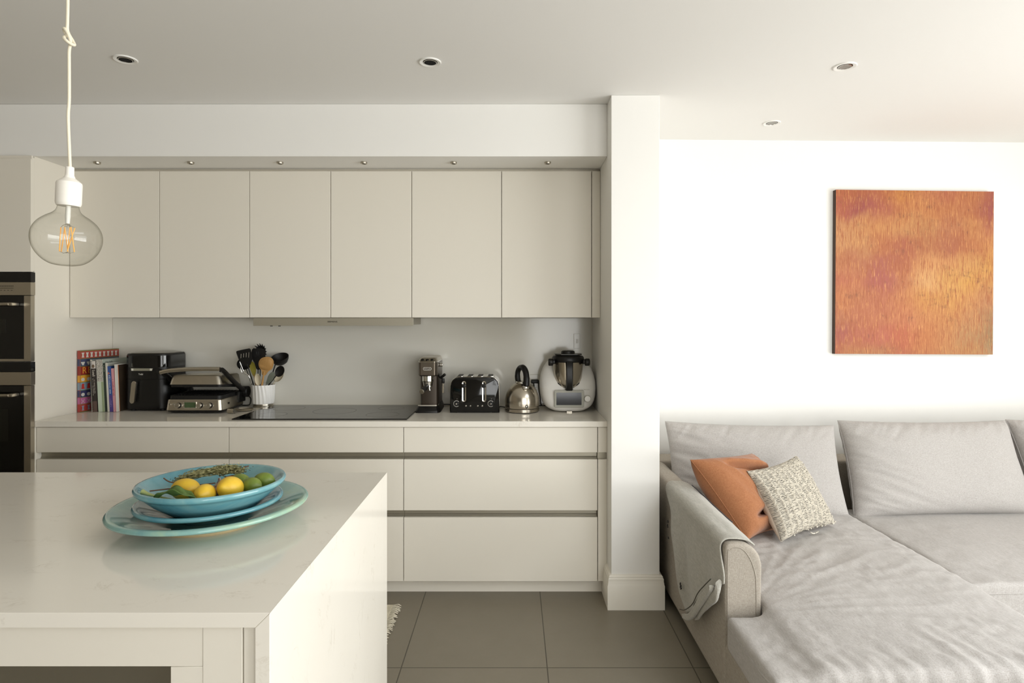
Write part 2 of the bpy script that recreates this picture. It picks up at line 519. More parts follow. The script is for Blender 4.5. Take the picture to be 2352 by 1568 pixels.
# cooker hood
t = thing('cooker_hood', 'slim steel cooker hood under the middle wall cupboards', 'hood', (-1.0, 3.362, 1.396))
MB().box(-0.4445, 0.4425, 0, 0.014, 0, 0.043, bev=.001).build('front_panel', mat('hood_steel', '#B0AA9A', .42, .6), t)
MB().box(-0.435, 0.435, 0.015, 0.33, 0.006, 0.0445, bev=.002).build('body', M['alu'], t)
MB().box(-0.34, 0.34, 0.05, 0.28, 0.003, 0.0062).build('grease_filter', M['steel'], t)
for xx in (-0.355, -0.31):
    MB().cyl(0.007, (xx, 0.03, 0.007), (xx, 0.03, -0.004), 16, bev=.001).build('knob', M['blackp'], t)
lettering('SIEMENS', 0.0125, M['blackp'], t, (-0.005, -0.0005, 0.022), sx=1.2)

# hob
t = thing('induction_hob', 'black glass induction hob set in the worktop', 'hob', (-1.018, 3.43, WT))
MB().box(-0.459, 0.459, -0.255, 0.262, 0.0002, 0.006, bev=.0015).build('glass_top', M['hobglass'], t)
M['zone'] = mat('hob_print', '#5A5852', 0.3)
for cx, cy, r in ((-.3, .13, .09), (-.3, -.11, .075), (0, .02, .12), (.3, .13, .075), (.3, -.11, .09)):
    ring = []
    for rr in (r, r - .002):
        ring.append([(cx + rr * math.cos(2 * PI * k / 48), cy + rr * math.sin(2 * PI * k / 48), 0.0063) for k in range(48)])
    MB().loft(ring, cap=False).build('zone_marking', M['zone'], t)
MB().box(-.1, .1, -.235, -.233, 0.0061, 0.0063).build('touch_strip', M['zone'], t)

# oven tower
t = thing('oven_tower', 'tall cream housing cabinet at the left end, holding two ovens', 'tall cabinet', (-2.772, 3.10, 0))
c = MB(); c.box(-.3, .298, .022, .648, 0.1, 0.62); c.box(-.3, .298, .022, .648, 1.68, 2.262)
c.box(-.3, -.28, .022, .648, .62, 1.68); c.box(.28, .2983, .03, .648, 0, 2.2715)
c.box(-.28, .28, .60, .648, .62, 1.68); c.box(-.28, .28, .035, .6, 1.2135, 1.2155)
c.build('carcass', M['cab'], t)
d = MB(); front(d, -.298, .3035, 1.6745, 2.2525, 0); d.build('door', M['cab'], t)
d = MB(); front(d, -.298, .3035, 0.1, 0.60, 0); d.build('drawer_front', M['cab'], t)
MB().box(-.298, .298, .012, .022, 2.2545, 2.2715).build('filler', M['cab'], t)
def oven(label, z0, z1, vents):
    t = thing('oven', label, 'oven', (-2.772, 3.10, z0), group='built-in ovens')
    H = z1 - z0
    MB().box(-.278, .278, .03, .55, 0.004, H - .004).build('cavity', M['blackm'], t)
    MB().box(-.297, .303, .0, .03, H - .0505, H, bev=.001).build('top_band', M['blackg'], t)
    MB().box(-.297, .303, .0, .03, H - .118, H - .0515, bev=.001).build('control_panel', M['steel'], t)
    if vents:
        v = MB()
        for k in range(12): v.box(.16 + k * .009 - .05, .166 + k * .009 - .05, -.001, .001, H - .073, H - .070)
        v.box(.11, .215, -.001, .0005, H - .0835, H - .0815)
        for k in range(6): v.box(.112 + k * .018, .120 + k * .018, -.001, .0005, H - .094, H - .092)
        v.build('vent', M['blackp'], t)
    dr = MB()
    dr.box(-.297, -.268, 0, .026, 0, H - .1205, bev=.001); dr.box(.268, .303, 0, .026, 0, H - .1205, bev=.001)
    dr.box(-.268, .268, 0.0, .026, 0, .012 if vents else .02)
    door = dr.build('door', M['steel'], t)
    MB().box(-.268, .268, .0005, .024, 0.0005, H - .1205).build('glass', M['ovenglass'], door)
    MB().box(-.19, .19 if not vents else .175, -.0003, .001, H * .32, H - .24).build('window', mat('oven_window', '#14140F', 0.08), door)
    hb = MB(); hb.cyl(.0085, (-.23, -.045, H - .165), (.23, -.045, H - .165), 20, bev=.002)
    hd = hb.build('handle', M['steel'], door)
    for s_ in (-1, 1):
        MB().box(s_ * .235 - .012, s_ * .235 + .012, -.05, .0, H - .174, H - .156, bev=.004).build('bracket', M['steel'], hd)
    return t
oven('compact built-in black and steel oven, the upper one in the tower', 1.2165, 1.6725, True)
oven('built-in black and steel oven, the lower one in the tower', 0.615, 1.2125, False)

# kitchen island
IZ, IX, IY0, IY1 = 0.90, -0.439, 1.092, 2.102
t = thing('island_worktop', 'pale quartz island top with mitred waterfall end', 'worktop', (IX, IY0, 0))
th = 0.027
mb = MB(); mb.prism([(-2.35, IZ), (0, IZ), (-th, IZ - th), (-2.35, IZ - th)], 'y', 0, IY1 - IY0, bev=.0014)
mb.build('slab', M['quartz'], t)
mb = MB(); mb.prism([(0, IZ - .0002), (-.0001 - th, IZ - th), (-th, 0), (0, 0)], 'y', 0, IY1 - IY0, bev=.0012)
mb.build('waterfall_end', M['quartz'], t)
t = thing('island_cabinet', 'cream panelled island cabinet with an open niche under the slab', 'cabinet', (IX, IY0, 0))
y0 = 0.008
c = MB()
top = IZ - th - .0005
c.box(-2.3, -.082, y0 + .32, IY1 - IY0 - .03, 0.08, top)        # rear body
c.box(-2.3, -.082, y0 + .06, IY1 - IY0 - .03, 0.0, 0.08)
c.box(-.082 - .0, -.075, y0 + .03, y0 + .32, .08, top)
c.build('carcass', M['cab_in'], t)
q = lambda x: (x - 1180) * 1.10 / 1393 - IX
z1530 = EYE - (1530 - 735) * 1.10 / 1393
MB().box(-2.3, q(465.4), y0, y0 + .02, z1530, top, bev=.0008).build('top_rail', M['cab'], t)
MB().box(q(392), q(465.4), y0, y0 + .02, 0.08, z1530 - .0006, bev=.0008).build('stile', M['cab'], t)
MB().box(q(466.4), q(556.5), y0 - .001, y0 + .02, 0.0, top, bev=.0008).build('end_post', M['cab'], t)
MB().box(q(559.5), -.0275, y0 + .001, y0 + .02, 0.0, top, bev=.0008).build('scribe_strip', M['cab'], t)
MB().box(-2.3, q(465), y0 + .021, y0 + .32, 0.08, 0.1).build('niche_floor', M['cab_in'], t)
MB().box(-2.3, -.09, y0 + .3, y0 + .318, .1, top).build('niche_back', M['alu'], t)
for k, (xa, xb) in enumerate(((-2.3, -1.55), (-1.548, -.8), (-.798, -.05))):
    MB().box(xa, xb, IY1 - IY0 - .029, IY1 - IY0 - .01, 0.09, top - .03, bev=.001).build('door', M['cab'], t)

# ------------------------------------------------------------------ ceiling lights
M['lampgrey'] = mat('downlight_lens', '#8F8B84', 0.4)
M['lampdark'] = mat('downlight_well', '#070606', 0.6, spec=0.1)
def downlight(label, loc, dark):
    t = thing('downlight', label, 'ceiling light', (loc[0], loc[1], CZ), group='round ceiling downlights')
    MB().lathe([(.047, 0), (.047, -.003), (.045, -.005), (.034, -.0035), (.031, -.002), (.031, 0)], n=48).build('trim_ring', M['whitep'], t)
    MB().lathe([(.0305, -.0005), (.0305, -.003), (.0285, -.003), (.0285, -.0005)], n=40).build('gasket', M['lampdark'], t)
    MB().lathe([(.0283, -.0005), (.0283, -.004), (.0262, -.0045), (.0255, -.0005)], n=40).build('inner_ring', M['chrome'], t)
    MB().lathe([(0, -.0030), (.0254, -.0032), (.0254, -.0004)], n=40).build('lens', M['lampdark'] if dark else M['lampgrey'], t)
    return t
downlight('round ceiling downlight with black centre above the left end, beside the pendant', (-1.66, 2.593), True)
downlight('round ceiling downlight with black centre above the middle of the kitchen', (-.361, 2.619), True)
downlight('round ceiling downlight nearer the camera above the sofa', (1.455, 2.664), False)
downlight('faint small ceiling downlight closest to the sofa wall', (1.46, 3.43), False)
slab = ['leftmost', 'second from the left', 'third from the left', 'fourth from the left', 'second from the right', 'rightmost']
first = None
for i, xp in enumerate((223, 438, 643, 836, 1042, 1258)):
    x = (xp - 1180) * 3.243 / 1393
    l_ = 'tiny steel spotlight under the bulkhead, %s of the six' % slab[i]
    if first is None:
        first = thing('cabinet_spotlight', l_, 'spotlight', (x, 3.243, 2.272), group='six small spotlights over the wall cupboards')
        MB().lathe([(0, -.006), (.010, -.007), (.012, -.010), (.0165, -.010), (.0175, -.004), (.0175, 0)], n=28).build('bezel', M['steel'], first)
        MB().lathe([(0, -.0085), (.0105, -.0085), (.0105, -.0072)], n=20).build('lens', M['lampdark'], first)
    else: dup(first, (x, 3.243, 2.272), label=l_)

# ------------------------------------------------------------------ pendant
PX, PY, PZ = -0.921, 1.25, 1.596
t = thing('pendant_light', 'bare clear globe bulb hanging on a knotted cream cord over the island', 'pendant light', (PX, PY, PZ))
def bulb_prof(off=0.0):
    pts = [(0, -.0575), (.012, -.0572), (.028, -.0535), (.042, -.0440), (.054, -.0290), (.0605, -.012), (.0618, .003), (.059, .017), (.051, .031), (.039, .042), (.029, .0485), (.0225, .0545), (.0195, .061), (.0175, .070)]
    return [(max(r - off, 0), z) for r, z in pts]
sp_ = spline([(r, 0, z) for r, z in bulb_prof()], 4)
tilt = Matrix.Rotation(math.radians(2.5), 4, 'Y')
bulb = MB().lathe([(max(p.x, 0), p.z) for p in sp_], n=72, X=tilt).build('bulb', M['thin'], t, smooth=60)
MB().lathe([(0, .028), (.004, .03), (.0048, .045), (.0045, .072), (0, .072)], n=16, X=tilt).build('stem', mat('frosted_stem', '#E8E6DE', 0.3), bulb)
rd = MB()
fl = [(-.0125, -.010), (-.0095, -.013), (.0005, -.0035), (.006, .0035), (.0115, .006), (.0135, .0125)]
for k, (xa, xb) in enumerate(fl):
    ya = .008 * math.sin(k * 2.1); yb = -.008 * math.cos(k * 1.7)
    rd.cyl(.0010, (xa, ya, .022), (xb * .95, yb, -.028), 10)
rd.build('filament', M['amber'], bulb)
wr = MB()
for k, (xa, xb) in enumerate(fl):
    wr.tube([(0, 0, .030), (xa * .7, .004 * math.sin(k), .026), (xa, .008 * math.sin(k * 2.1), .022)], .0004, 6)
    wr.tube([(xb * .95, -.008 * math.cos(k * 1.7), -.028), (xb * .6, 0, -.031), (0, 0, -.029)], .0004, 6)
wr.cyl(.0006, (0, 0, .03), (.002, 0, -.030), 6)
wr.build('support_wire', M['chrome'], bulb)
MB().lathe([(0, .066), (.0205, .066), (.0222, .070), (.0228, .073), (.0228, .111), (.0218, .1145), (.0165, .119), (.0105, .1235), (.0078, .130), (.0075, .145), (.0068, .1465), (0, .1465)], n=48, X=tilt).build('socket', M['silicone'], t)
z0 = PZ + .145
cord = [(.0065, 0, .145), (.005, 0, .18), (.0025, 0, .25), (.0005, 0, .33), (.001, 0, .40)]
kz = 1.427 + (735 - 88) * 1.25 / 1393 - PZ      # knot
ks = 1.25 / 1393
def kp(x, y, dy): return ((x - 154) * ks, dy, 1.427 + (735 - y) * ks - PZ)
pth = cord[:3] + [kp(159, 230, 0), kp(159, 160, 0), kp(159, 120, 0), kp(159, 101, .003), kp(162, 92, .0), kp(161, 82, -.004), kp(156, 73, -.005), kp(150, 67, -.003), kp(145, 70, .004), kp(148, 78, .006), kp(153, 90, -.007), kp(160, 98, -.009), kp(167, 103, -.004), kp(168, 101, .004), kp(161, 90, .008), kp(155, 76, .004), kp(154, 66, .001), kp(155, 50, 0), kp(156, 0, 0), kp(157, -200, 0)]
pth.append(((157 - 154) * ks, 0, CZ - PZ - .02))
MB().tube(spline(pth, 7), .0031, 12).build('cord', M['cord'], t, smooth=80)
MB().lathe([(0, CZ - PZ - .03), (.05, CZ - PZ - .03), (.052, CZ - PZ - .026), (.052, CZ - PZ - .0005)], c=(.0027, 0, 0), n=40).build('ceiling_rose', M['silicone'], t)
# ------------------------------------------------------------------ things on the worktop
def mm(h, r=.5, m=0.0, **k): return mat('paint_' + h.strip('#').lower(), h, r, m, **k)
# ---- books: spines face the room, covers parallel to the tower side
M['paper'] = mm('#D8D0BE', .8)
def book(label, px0, px1, ytop, depth, tilt, spine, cover=None, ybase=3.45, name='book', pages=True):
    x0 = (px0 - 1180) * ybase / 1393; x1 = (px1 - 1180) * ybase / 1393
    h = (ybase * 211 / 1393) - (ytop - 735) * ybase / 1393
    h = 0.522 - (ytop - 735) * ybase / 1393
    t = thing(name, label, 'book', ((x0 + x1) / 2, ybase, WT + .001), group='cookery books at the end of the worktop')
    t.rotation_euler = (0, math.radians(tilt), 0)
    w = x1 - x0
    ms = mm(spine, .5); mc = mm(cover or spine, .5)
    MB().box(-w / 2, w / 2, 0, .002, 0, h, bev=.0006).build('spine', ms, t)
    cb = MB(); cb.box(-w / 2, -w / 2 + .0016, .002, depth, 0, h); cb.build('back_cover', mc, t)
    cb = MB(); cb.box(w / 2 - .0016, w / 2, .002, depth, 0, h); cb.build('front_cover', mc, t)
    MB().box(-w / 2 + .0018, w / 2 - .0018, .0022, depth - .004, .003, h - .003).build('pages', M['paper'], t)
    return t, w, h
def spine_text(t, length, size, col, z, x=0.0, seed=1):
    """rows of tiny unreadable letter strokes running down the spine from height z"""
    rnd = random.Random(seed); b_ = MB(); q = 0.0
    while q < length:
        w_ = size * rnd.uniform(.35, .62)
        if rnd.random() < .16: q += size * .5; continue
        k = rnd.choice((0, 1, 2)); s_ = size * .16; h_ = size * rnd.choice((.62, .62, .95))
        X0, X1 = x - size * .35, x - size * .35 + h_
        b_.box(X0, X1, -.0009, -.0001, z - q - s_, z - q)
        if k: b_.box(X0, X0 + s_, -.0009, -.0001, z - q - w_, z - q - s_)
        if k == 2: b_.box(X0 + h_ * .5, X0 + h_ * .5 + s_, -.0009, -.0001, z - q - w_, z - q - s_)
        q += w_ + size * .18
    return b_.build('title', mm(col, .5), t)

# tall recipe folder with patterned cover, standing against the tower side
rx, ry = -2.4585, 3.43
t = thing('recipe_folder', 'tall recipe folder with rows of jugs and cups on a striped cover', 'folder', (rx, ry, WT + .001), group=None)
RH, RD = .348, .285
t.rotation_euler = (0, 0, math.radians(-7))
MB().box(-.008, -.005, 0, RD, 0, RH, bev=.0008).build('back_cover', mm('#A8442E'), t)
MB().box(-.005, .0045, .004, RD - .006, .004, RH - .004).build('pages', M['paper'], t)
cov = MB()
rows = [('#A4443A', .128), ('#454A66', .125), ('#8E2A22', .145), ('#D79A34', .118), ('#7F93A2', .13), ('#3A3B60', .118), ('#B4638E', .112), ('#A83A34', .124)]
mats_ = [mm(c, .45) for c, _ in rows] + [mm('#6B7A3C', .45), mm('#C9C5BA', .45), mm('#E3A93A', .45), mm('#B2342A', .45), mm('#8B8F9C', .45)]
cov.box(.0046, .0078, 0, RD, 0, RH, bev=.0006, mi=8)
cov.box(-.008, .0078, -.0022, .0002, 0, RH, bev=.0006, mi=0)
zt = RH - .004
bounds = []
for i, (c, f) in enumerate(rows):
    z1 = zt; z0 = zt - f * (RH - .004); zt = z0
    cov.box(.0078, .0081, .001, RD - .001, z0 + .003, z1, mi=i)
    cov.box(-.0079, .0077, -.0027, -.0022, z0 + .003, z1, mi=i)
    bounds.append((z0 + .003, z1))
def motif(pts, y, z, s, mi):
    """outline drawn flat on the cover, pts in (along, up)"""
    cov.prism([(y + a * s, z + b * s) for a, b in pts], 'x', .0081, .0085, mi=mi)
vase = [(-.3, 0), (.3, 0), (.18, .35), (.18, .6), (.34, .95), (-.34, .95), (-.18, .6), (-.18, .35)]
cup = [(-.25, 0), (.25, 0), (.2, .1), (.5, .6), (.45, .65), (-.45, .65), (-.5, .6), (-.2, .1)]
jug = [(-.4, 0), (.4, 0), (.25, .5), (.3, .95), (-.1, 1.0), (-.3, .85), (-.3, .5)]
pot_ = [(-.2, 0), (.2, 0), (.45, .25), (.4, .55), (.12, .7), (-.12, .7), (-.4, .55), (-.45, .25)]
for i, (z0, z1) in enumerate(bounds):
    hgt = z1 - z0; s = hgt * .72
    if i == 2: continue
    kind, mi = [(vase, 9), (cup, 9), None, (pot_, 9), (jug, 11), (pot_, 9), (None, 9), (vase, 12)][i]
    n = 9 if i == 0 else 7
    for k in range(n):
        y = .018 + k * (RD - .03) / (n - .6)
        if kind is None:
            for a in (-1, 1):
                cov.prism([(y - a * s * .45, z0 + .15 * s), (y - a * s * .45 + .0025, z0 + .13 * s), (y + a * s * .45 + .0012, z0 + s), (y + a * s * .45 - .0012, z0 + s)], 'x', .0081, .0085, mi=mi)
        else: motif(kind, y, z0 + hgt * .13, s, mi)
o = cov.build('front_cover', mats_, t)
for k, ch in enumerate('RECIPES'):
    lettering(ch, .052, mm('#D89B3A', .45), t, (.0083, .028 + k * .036, (bounds[2][0] + bounds[2][1]) / 2), rot=(PI / 2, 0, PI / 2), ext=.0003)

# spiral-bound book
t = thing('spiral_notebook', 'grey spiral-bound cookbook with a black coil, next to the recipe folder', 'book', (-2.3985, 3.452, WT + .001))
t.rotation_euler = (0, math.radians(-1.6), math.radians(-3))
NH = .297
MB().box(-.006, -.0048, 0, .215, 0, NH).build('back_cover', mm('#8E9194'), t)
MB().box(-.0046, .0046, .001, .212, .001, NH - .001).build('pages', M['paper'], t)
MB().box(.0048, .006, 0, .215, 0, NH).build('front_cover', mm('#8F9490', .4), t)
coil = MB()
pc = []
for k in range(44 * 8):
    a = 2 * PI * k / 8
    pc.append((math.cos(a) * .0085, -.001 + math.sin(a) * .0085, .006 + k * (NH - .012) / (44 * 8)))
coil.tube(pc, .0009, 5); coil.build('coil', M['blackp'], t, smooth=80)
cv = MB()
for k in range(5): cv.tube([(.0063, .06 + k * .022 + .008 * math.cos(a), NH - .024 + .009 * math.sin(a)) for a in [k + 5.2 * q / 9 for q in range(10)]], .0014, 5)
cv.build('cover_scribble', mm('#34343A'), t)

t, w, h = book('dark brown paperback with pale spine top, beside the spiral book', 212.5, 224, 829, .20, -2.4, '#2A211E')
MB().box(-w / 2 + .0003, w / 2 - .0003, -.0006, .0, h - .043, h - .0005).build('spine_panel', mm('#CFC8C0'), t)
MB().ell((0, -.0007, h - .030), (.008, .0004, .010)).build('spine_emblem', mm('#6E5A48'), t)
spine_text(t, .038, .015, '#C9C1B4', h - .052, 0, 3)
spine_text(t, .085, .0065, '#B9B1A4', h - .100, .004, 4)
spine_text(t, .095, .0065, '#B9B1A4', h - .100, -.005, 5)
MB().box(-w / 2 + .0003, w / 2 - .0003, -.0006, .0, .0005, .06).build('spine_foot', mm('#5A463F'), t)
t, w, h = book('thick book with speckled grey and pale green spine', 226, 241, 826, .215, -2.8, '#BCC7B4', '#A8B0A4')
def f_speck(nt, b):
    n = nt.noise(nt.coord((1, 1, 1)), 260, 3, .7)
    nt.link(nt.ramp(n, [(.40, '#4F4B47'), (.52, '#C4BFB4')]), b.inputs['Base Color'])
M['speck'] = mat('speckled_print', '#8D8880', .5, fn=f_speck)
MB().box(-w / 2 + .0003, w / 2 - .0003, -.0006, 0, h - .125, h - .0005).build('spine_print', M['speck'], t)
MB().box(w / 2 * .3, w / 2 - .0003, -.0005, 0, .0005, h - .126).build('spine_stripe', mm('#8E9B78'), t)
cv = MB()
for k in range(4): cv.tube([(w / 2 + .0003, .03 + k * .016 + .006 * math.cos(a), h - .020 + .007 * math.sin(a)) for a in [k * 2 + 5.0 * q / 9 for q in range(10)]], .0012, 5)
cv.build('cover_scribble', mm('#33322E'), t)
t, w, h = book('thin dark green hardback between the speckled and white books', 241.3, 246.8, 834, .20, -2.8, '#1F2C22', '#27332A')
spine_text(t, .040, .0075, '#9FA79A', h - .014, 0, 6)
t, w, h = book('white cookbook just right of the dark green one', 247, 252, 833.5, .225, -2.8, '#CBC7BB', '#AEB0A6')
t, w, h = book('blue and violet paperback standing right of the white book', 252.2, 260, 841, .185, -3.2, '#2C4C8C', '#25406F')
spine_text(t, .125, .0095, '#C2CAD8', h - .030, 0, 7)
spine_text(t, .050, .0065, '#A8A4C8', .072, 0, 9)
MB().box(-w / 2 + .0003, w / 2 - .0003, -.0006, 0, .0005, .095).build('spine_foot', mm('#4A3A7E'), t)
MB().ell((-w * .2, -.0006, h - .04), (.0035, .0004, .006)).build('spine_emblem', mm('#C4622E'), t)
t, w, h = book('pink cookbook beside the blue paperback', 260.5, 266.5, 846, .18, -3.2, '#C98E94', '#B87F86')
spine_text(t, .095, .011, '#A2434C', h - .062, 0, 8)
t, w, h = book('thin white booklet right of the pink cookbook', 267, 269.5, 837, .13, -2.4, '#D9D5CB')
t, w, h = book('brown cookbook with an orange spine, touching the air fryer', 270, 275.5, 838, .17, -2.2, '#A4602C', '#3A2E22', ybase=3.47)

# ---- air fryer
t = thing('air_fryer', 'black air fryer with vertical silver handle, left on the worktop', 'air fryer', (-2.118, 3.60, WT))
def fsec(z, w, d, r=.055): return [(x, y, z) for x, y in rrect(w, d, r, 8)]
lo = MB().loft([fsec(.012, .242, .246), fsec(.016, .250, .252), fsec(.05, .252, .253), fsec(.182, .249, .252)])
lo.build('basket', M['blackp'], t, smooth=40)
MB().loft([fsec(.1825, .243, .246), fsec(.1855, .243, .246)]).build('seam', M['blackm'], t)
MB().loft([fsec(.186, .249, .252), fsec(.24, .248, .251), fsec(.32, .246, .25), fsec(.327, .243, .247), fsec(.330, .236, .240)]).build('housing', M['blackp'], t, smooth=40)
MB().loft([fsec(.3302, .222, .226, .05), fsec(.333, .212, .216, .048), fsec(.3345, .15, .15, .04)]).build('lid', mm('#77736A', .2), t, smooth=60)  # grey of the lid paints in the light reflected off the top
MB().loft([fsec(.252, .2505, .2535), fsec(.318, .2485, .2525)]).build('window_band', M['blackg'], t, smooth=40)
MB().prism([(-.070, .232), (-.074, .246), (.052, .246), (.046, .232)], 'y', -.1282, -.1245).build('display_strip', mm('#A9A898', .3, .5), t)
for xx in (-.0655, .041):
    MB().box(xx - .006, xx + .006, -.1288, -.1280, .233, .245).build('display_light', mm('#E4E2D8', .3), t)
lettering('Tefal', .0135, mm('#D9D6CE', .4), t, (-.018, -.1273, .212))
hd = MB(); sec = []
hp = [(-.052 + a, b) for a, b in [(p[0], p[1]) for p in rrect(.026, .128, .0125, 6)]]
hd.prism([(x - .0065 + (z + .064) / .128 * .013 + .005, z + .112) for x, z in hp], 'y', -.1545, -.1405, bev=.003)
hd.box(-.062, -.045, -.141, -.12, .10, .16)
hd.build('handle', M['steel'], t)
for sx in (-1, 1):
    for sy in (-1, 1):
        MB().cyl(.014, (sx * .085, sy * .085, 0), (sx * .085, sy * .085, .013), 16, bev=.001).build('foot', M['blackm'], t)

# ---- contact grill
t = thing('contact_grill', 'steel and black contact grill with raised bar handle, beside the air fryer', 'grill', (-1.79, 3.385, WT))
def gsec(z, w, d, r=.03, y0=0): return [(x, y, z) for x, y in rrect(w, d, r, 6, 0, y0 + d / 2)]
MB().loft([gsec(.004, .28, .26, .03, .02), gsec(.010, .310, .285, .03, .004), gsec(.019, .318, .292, .03, .0)]).build('base', M['blackp'], t)
MB().loft([gsec(.0192, .318, .292, .024), gsec(.0745, .306, .284, .024, .006), gsec(.078, .302, .280, .024, .008)]).build('body', M['steel'], t)
MB().loft([gsec(.0782, .292, .27, .022, .016), gsec(.098, .290, .268, .022, .018), gsec(.1, .284, .262, .02, .021)]).build('lower_plate', M['blackm'], t)
r_ = MB()
for k in range(14): r_.box(-.125 + k * .0185, -.118 + k * .0185, .035, .26, .1, .1035, bev=.001)
r_.build('plate_ridges', M['blackm'], t)
lid = MB()
lid.loft([[(x, y, z + (.018 - .00012 * 0) + -.10 * y) for x, y, z in gsec(.130, .286, .262, .022, .022)], [(x, y, z + .018 - .10 * y) for x, y, z in gsec(.150, .29, .265, .022, .020)]])
lid.build('upper_plate', M['blackm'], t)
MB().loft([[(x, y, z - .08 * y) for x, y, z in gsec(.1625, .296, .27, .024, .014)], [(x, y, z - .05 * y) for x, y, z in gsec(.210, .276, .256, .026, .024)], [(x, y, z - .04 * y) for x, y, z in gsec(.215, .262, .242, .026, .031)]]).build('lid', M['steel'], t, smooth=40)
hb = spline([(-.165, -.028, .232), (-.12, -.032, .242), (-.04, -.034, .249), (.05, -.034, .252), (.165, -.028, .252)], 8)
MB().tube(hb, .0115, 16).build('bar_handle', M['steel'], t, smooth=60)
for s_ in (-1, 1):
    arm = MB()
    ap = spline([(s_ * .172, -.028, .244 + .004 * s_), (s_ * .173, .03, .217), (s_ * .174, .14, .155), (s_ * .174, .225, .112), (s_ * .174, .262, .096)], 6)
    arm.tube(ap, [.0165] * 6 + [.0155] * 12 + [.018] * 7, 14, flat=.8)
    arm.cyl(.033, (s_ * .150, .262, .094), (s_ * .196, .262, .094), 28, bev=.004)
    arm.build('arm', M['blackp'], t, smooth=50)
    MB().box(s_ * .158 - .010, s_ * .158 + .010, .20, .285, .035, .10, bev=.004).build('hinge_block', M['blackp'], t)
    MB().cyl(.006, (s_ * .1525, .09, .048), (s_ * .160, .09, .048), 16).build('side_screw', M['blackm'], t)
def knob(x, z, r, dp=.016):
    k = MB().cyl(r, (x, .003, z), (x, -dp, z), 28, bev=.002).build('knob', M['chrome'], t)
    MB().cyl(r * 1.15, (x + .001, .003, z - .001), (x + .001, -.0015, z - .001), 28).build('collar', M['blackp'], k)
knob(-.083, .047, .0135); knob(.038, .047, .0135); knob(.092, .047, .0135)
for x in (-.131, -.108): MB().cyl(.0065, (x, .005, .051), (x, -.0015, .051), 20, bev=.001).build('button', M['chrome'], t)
MB().box(-.052, .017, -.0008, .01, .031, .066, bev=.001).build('display_frame', M['chrome'], t)
MB().box(-.047, .014, -.0016, .0, .0335, .0635).build('display', mm('#46583A', .2), t)
MB().tube(spline([(.172, .285, .07), (.19, .30, .05), (.185, .31, .02), (.17, .315, .004), (.10, .325, .004)], 6), .003, 8).build('power_cord', M['blackp'], t)

# ---- utensil pot
UX, UY = -1.514, 3.668
t = thing('utensil_pot', 'fluted white utensil pot with a steel foot beside the hob', 'pot', (UX, UY, WT))
def swirl(a, z): return 1 + .020 * math.sin(18 * (a - 1.2 * (.135 - z)) + 1.5 * math.sin(2 * a + 20 * z))
prof = [(0, .020), (.055, .020), (.060, .0205), (.0615, .026)] + [(.0615 + .0055 * k / 14, .026 + .104 * k / 14) for k in range(1, 15)] + [(.0665, .133), (.064, .1335), (.062, .130)] + [(.0575, .030), (0, .028)]
MB().lathe(prof, n=192, rfun=lambda a, z: swirl(a, z)).build('pot', M['whitep'], t, smooth=60)
MB().lathe([(0, 0), (.057, 0), (.059, .002), (.059, .008), (.0545, .011), (.0545, .0195), (0, .0195)], n=64).build('foot', M['steel'], t)

def utensil(name, label, cat, bpx, hpx, headfn, hm, headm, r=.0035, depth_b=3.665, depth_h=3.668, roll=0.0, tail=.0):
    """handle from the pot bottom through rim point bpx up to head base hpx; head drawn along local +z, flat in local x"""
    rim = px(bpx[0], bpx[1], depth_b); hd_ = px(hpx[0], hpx[1], depth_h)
    d = (hd_ - rim).normalized()
    base = rim - d * ((rim.z - (WT + .036)) / max(d.z, .5))
    # keep the foot of the handle inside the pot
    c = Vector((UX, UY, base.z)); off = base - c
    if off.length > .040: base = c + off.normalized() * .040; d = (hd_ - base).normalized()
    L = (hd_ - base).length
    t = thing(name, label, cat, base, group=None)
    zq = d
    xq = Vector((1, 0, 0)); xq = (xq - zq * xq.dot(zq)).normalized(); yq = zq.cross(xq)
    R = Matrix((xq, yq, zq)).transposed()
    R = Matrix.Rotation(roll, 3, zq) @ R
    t.rotation_euler = R.to_euler()
    h = MB(); 
    h.tube([(0, 0, 0), (0, 0, L * .5), (0, 0, L * .85), (0, 0, L + tail)], [r * 1.3, r * 1.2, r, r], 10, flat=.75)
    h.build('handle', hm, t, smooth=60)
    b = MB(); headfn(b, L); b.build('head', headm, t, smooth=50)
    return t
def slab_head(pts, th=.0022, slots=()):
    def f(b, L):
        outer = [(x, L + z) for x, z in smooth_closed(pts)]
        if not slots:
            b.prism(outer, 'y', -th / 2, th / 2, bev=.0006); return
        # plate with slots: bridge by triangulation
        bm2 = bmesh.new(); loops = [outer] + [[(x, L + z) for x, z in s_] for s_ in slots]
        es = []
        for lp in loops:
            vs = [bm2.verts.new((x, 0, z)) for x, z in lp]
            for i in range(len(vs)): es.append(bm2.edges.new((vs[i], vs[(i + 1) % len(vs)])))
        bmesh.ops.triangle_fill(bm2, edges=es, use_beauty=True, use_dissolve=False)
        # drop faces inside the slots
        def inside(p, lp):
            c = False
            for i in range(len(lp)):
                x1, y1 = lp[i]; x2, y2 = lp[i - 1]
                if (y1 > p[1]) != (y2 > p[1]) and p[0] < (x2 - x1) * (p[1] - y1) / (y2 - y1) + x1: c = not c
            return c
        dead = [f_ for f_ in bm2.faces if any(inside((f_.calc_center_median().x, f_.calc_center_median().z), lp) for lp in loops[1:])]
        bmesh.ops.delete(bm2, geom=dead, context='FACES')
        r = bmesh.ops.extrude_face_region(bm2, geom=list(bm2.faces))
        for v in [g for g in r['geom'] if isinstance(g, bmesh.types.BMVert)]: v.co.y += th
        tmp = bpy.data.meshes.new('tmp'); bm2.to_mesh(tmp); bm2.free()
        b.bm.from_mesh(tmp); bpy.data.meshes.remove(tmp)
    return f
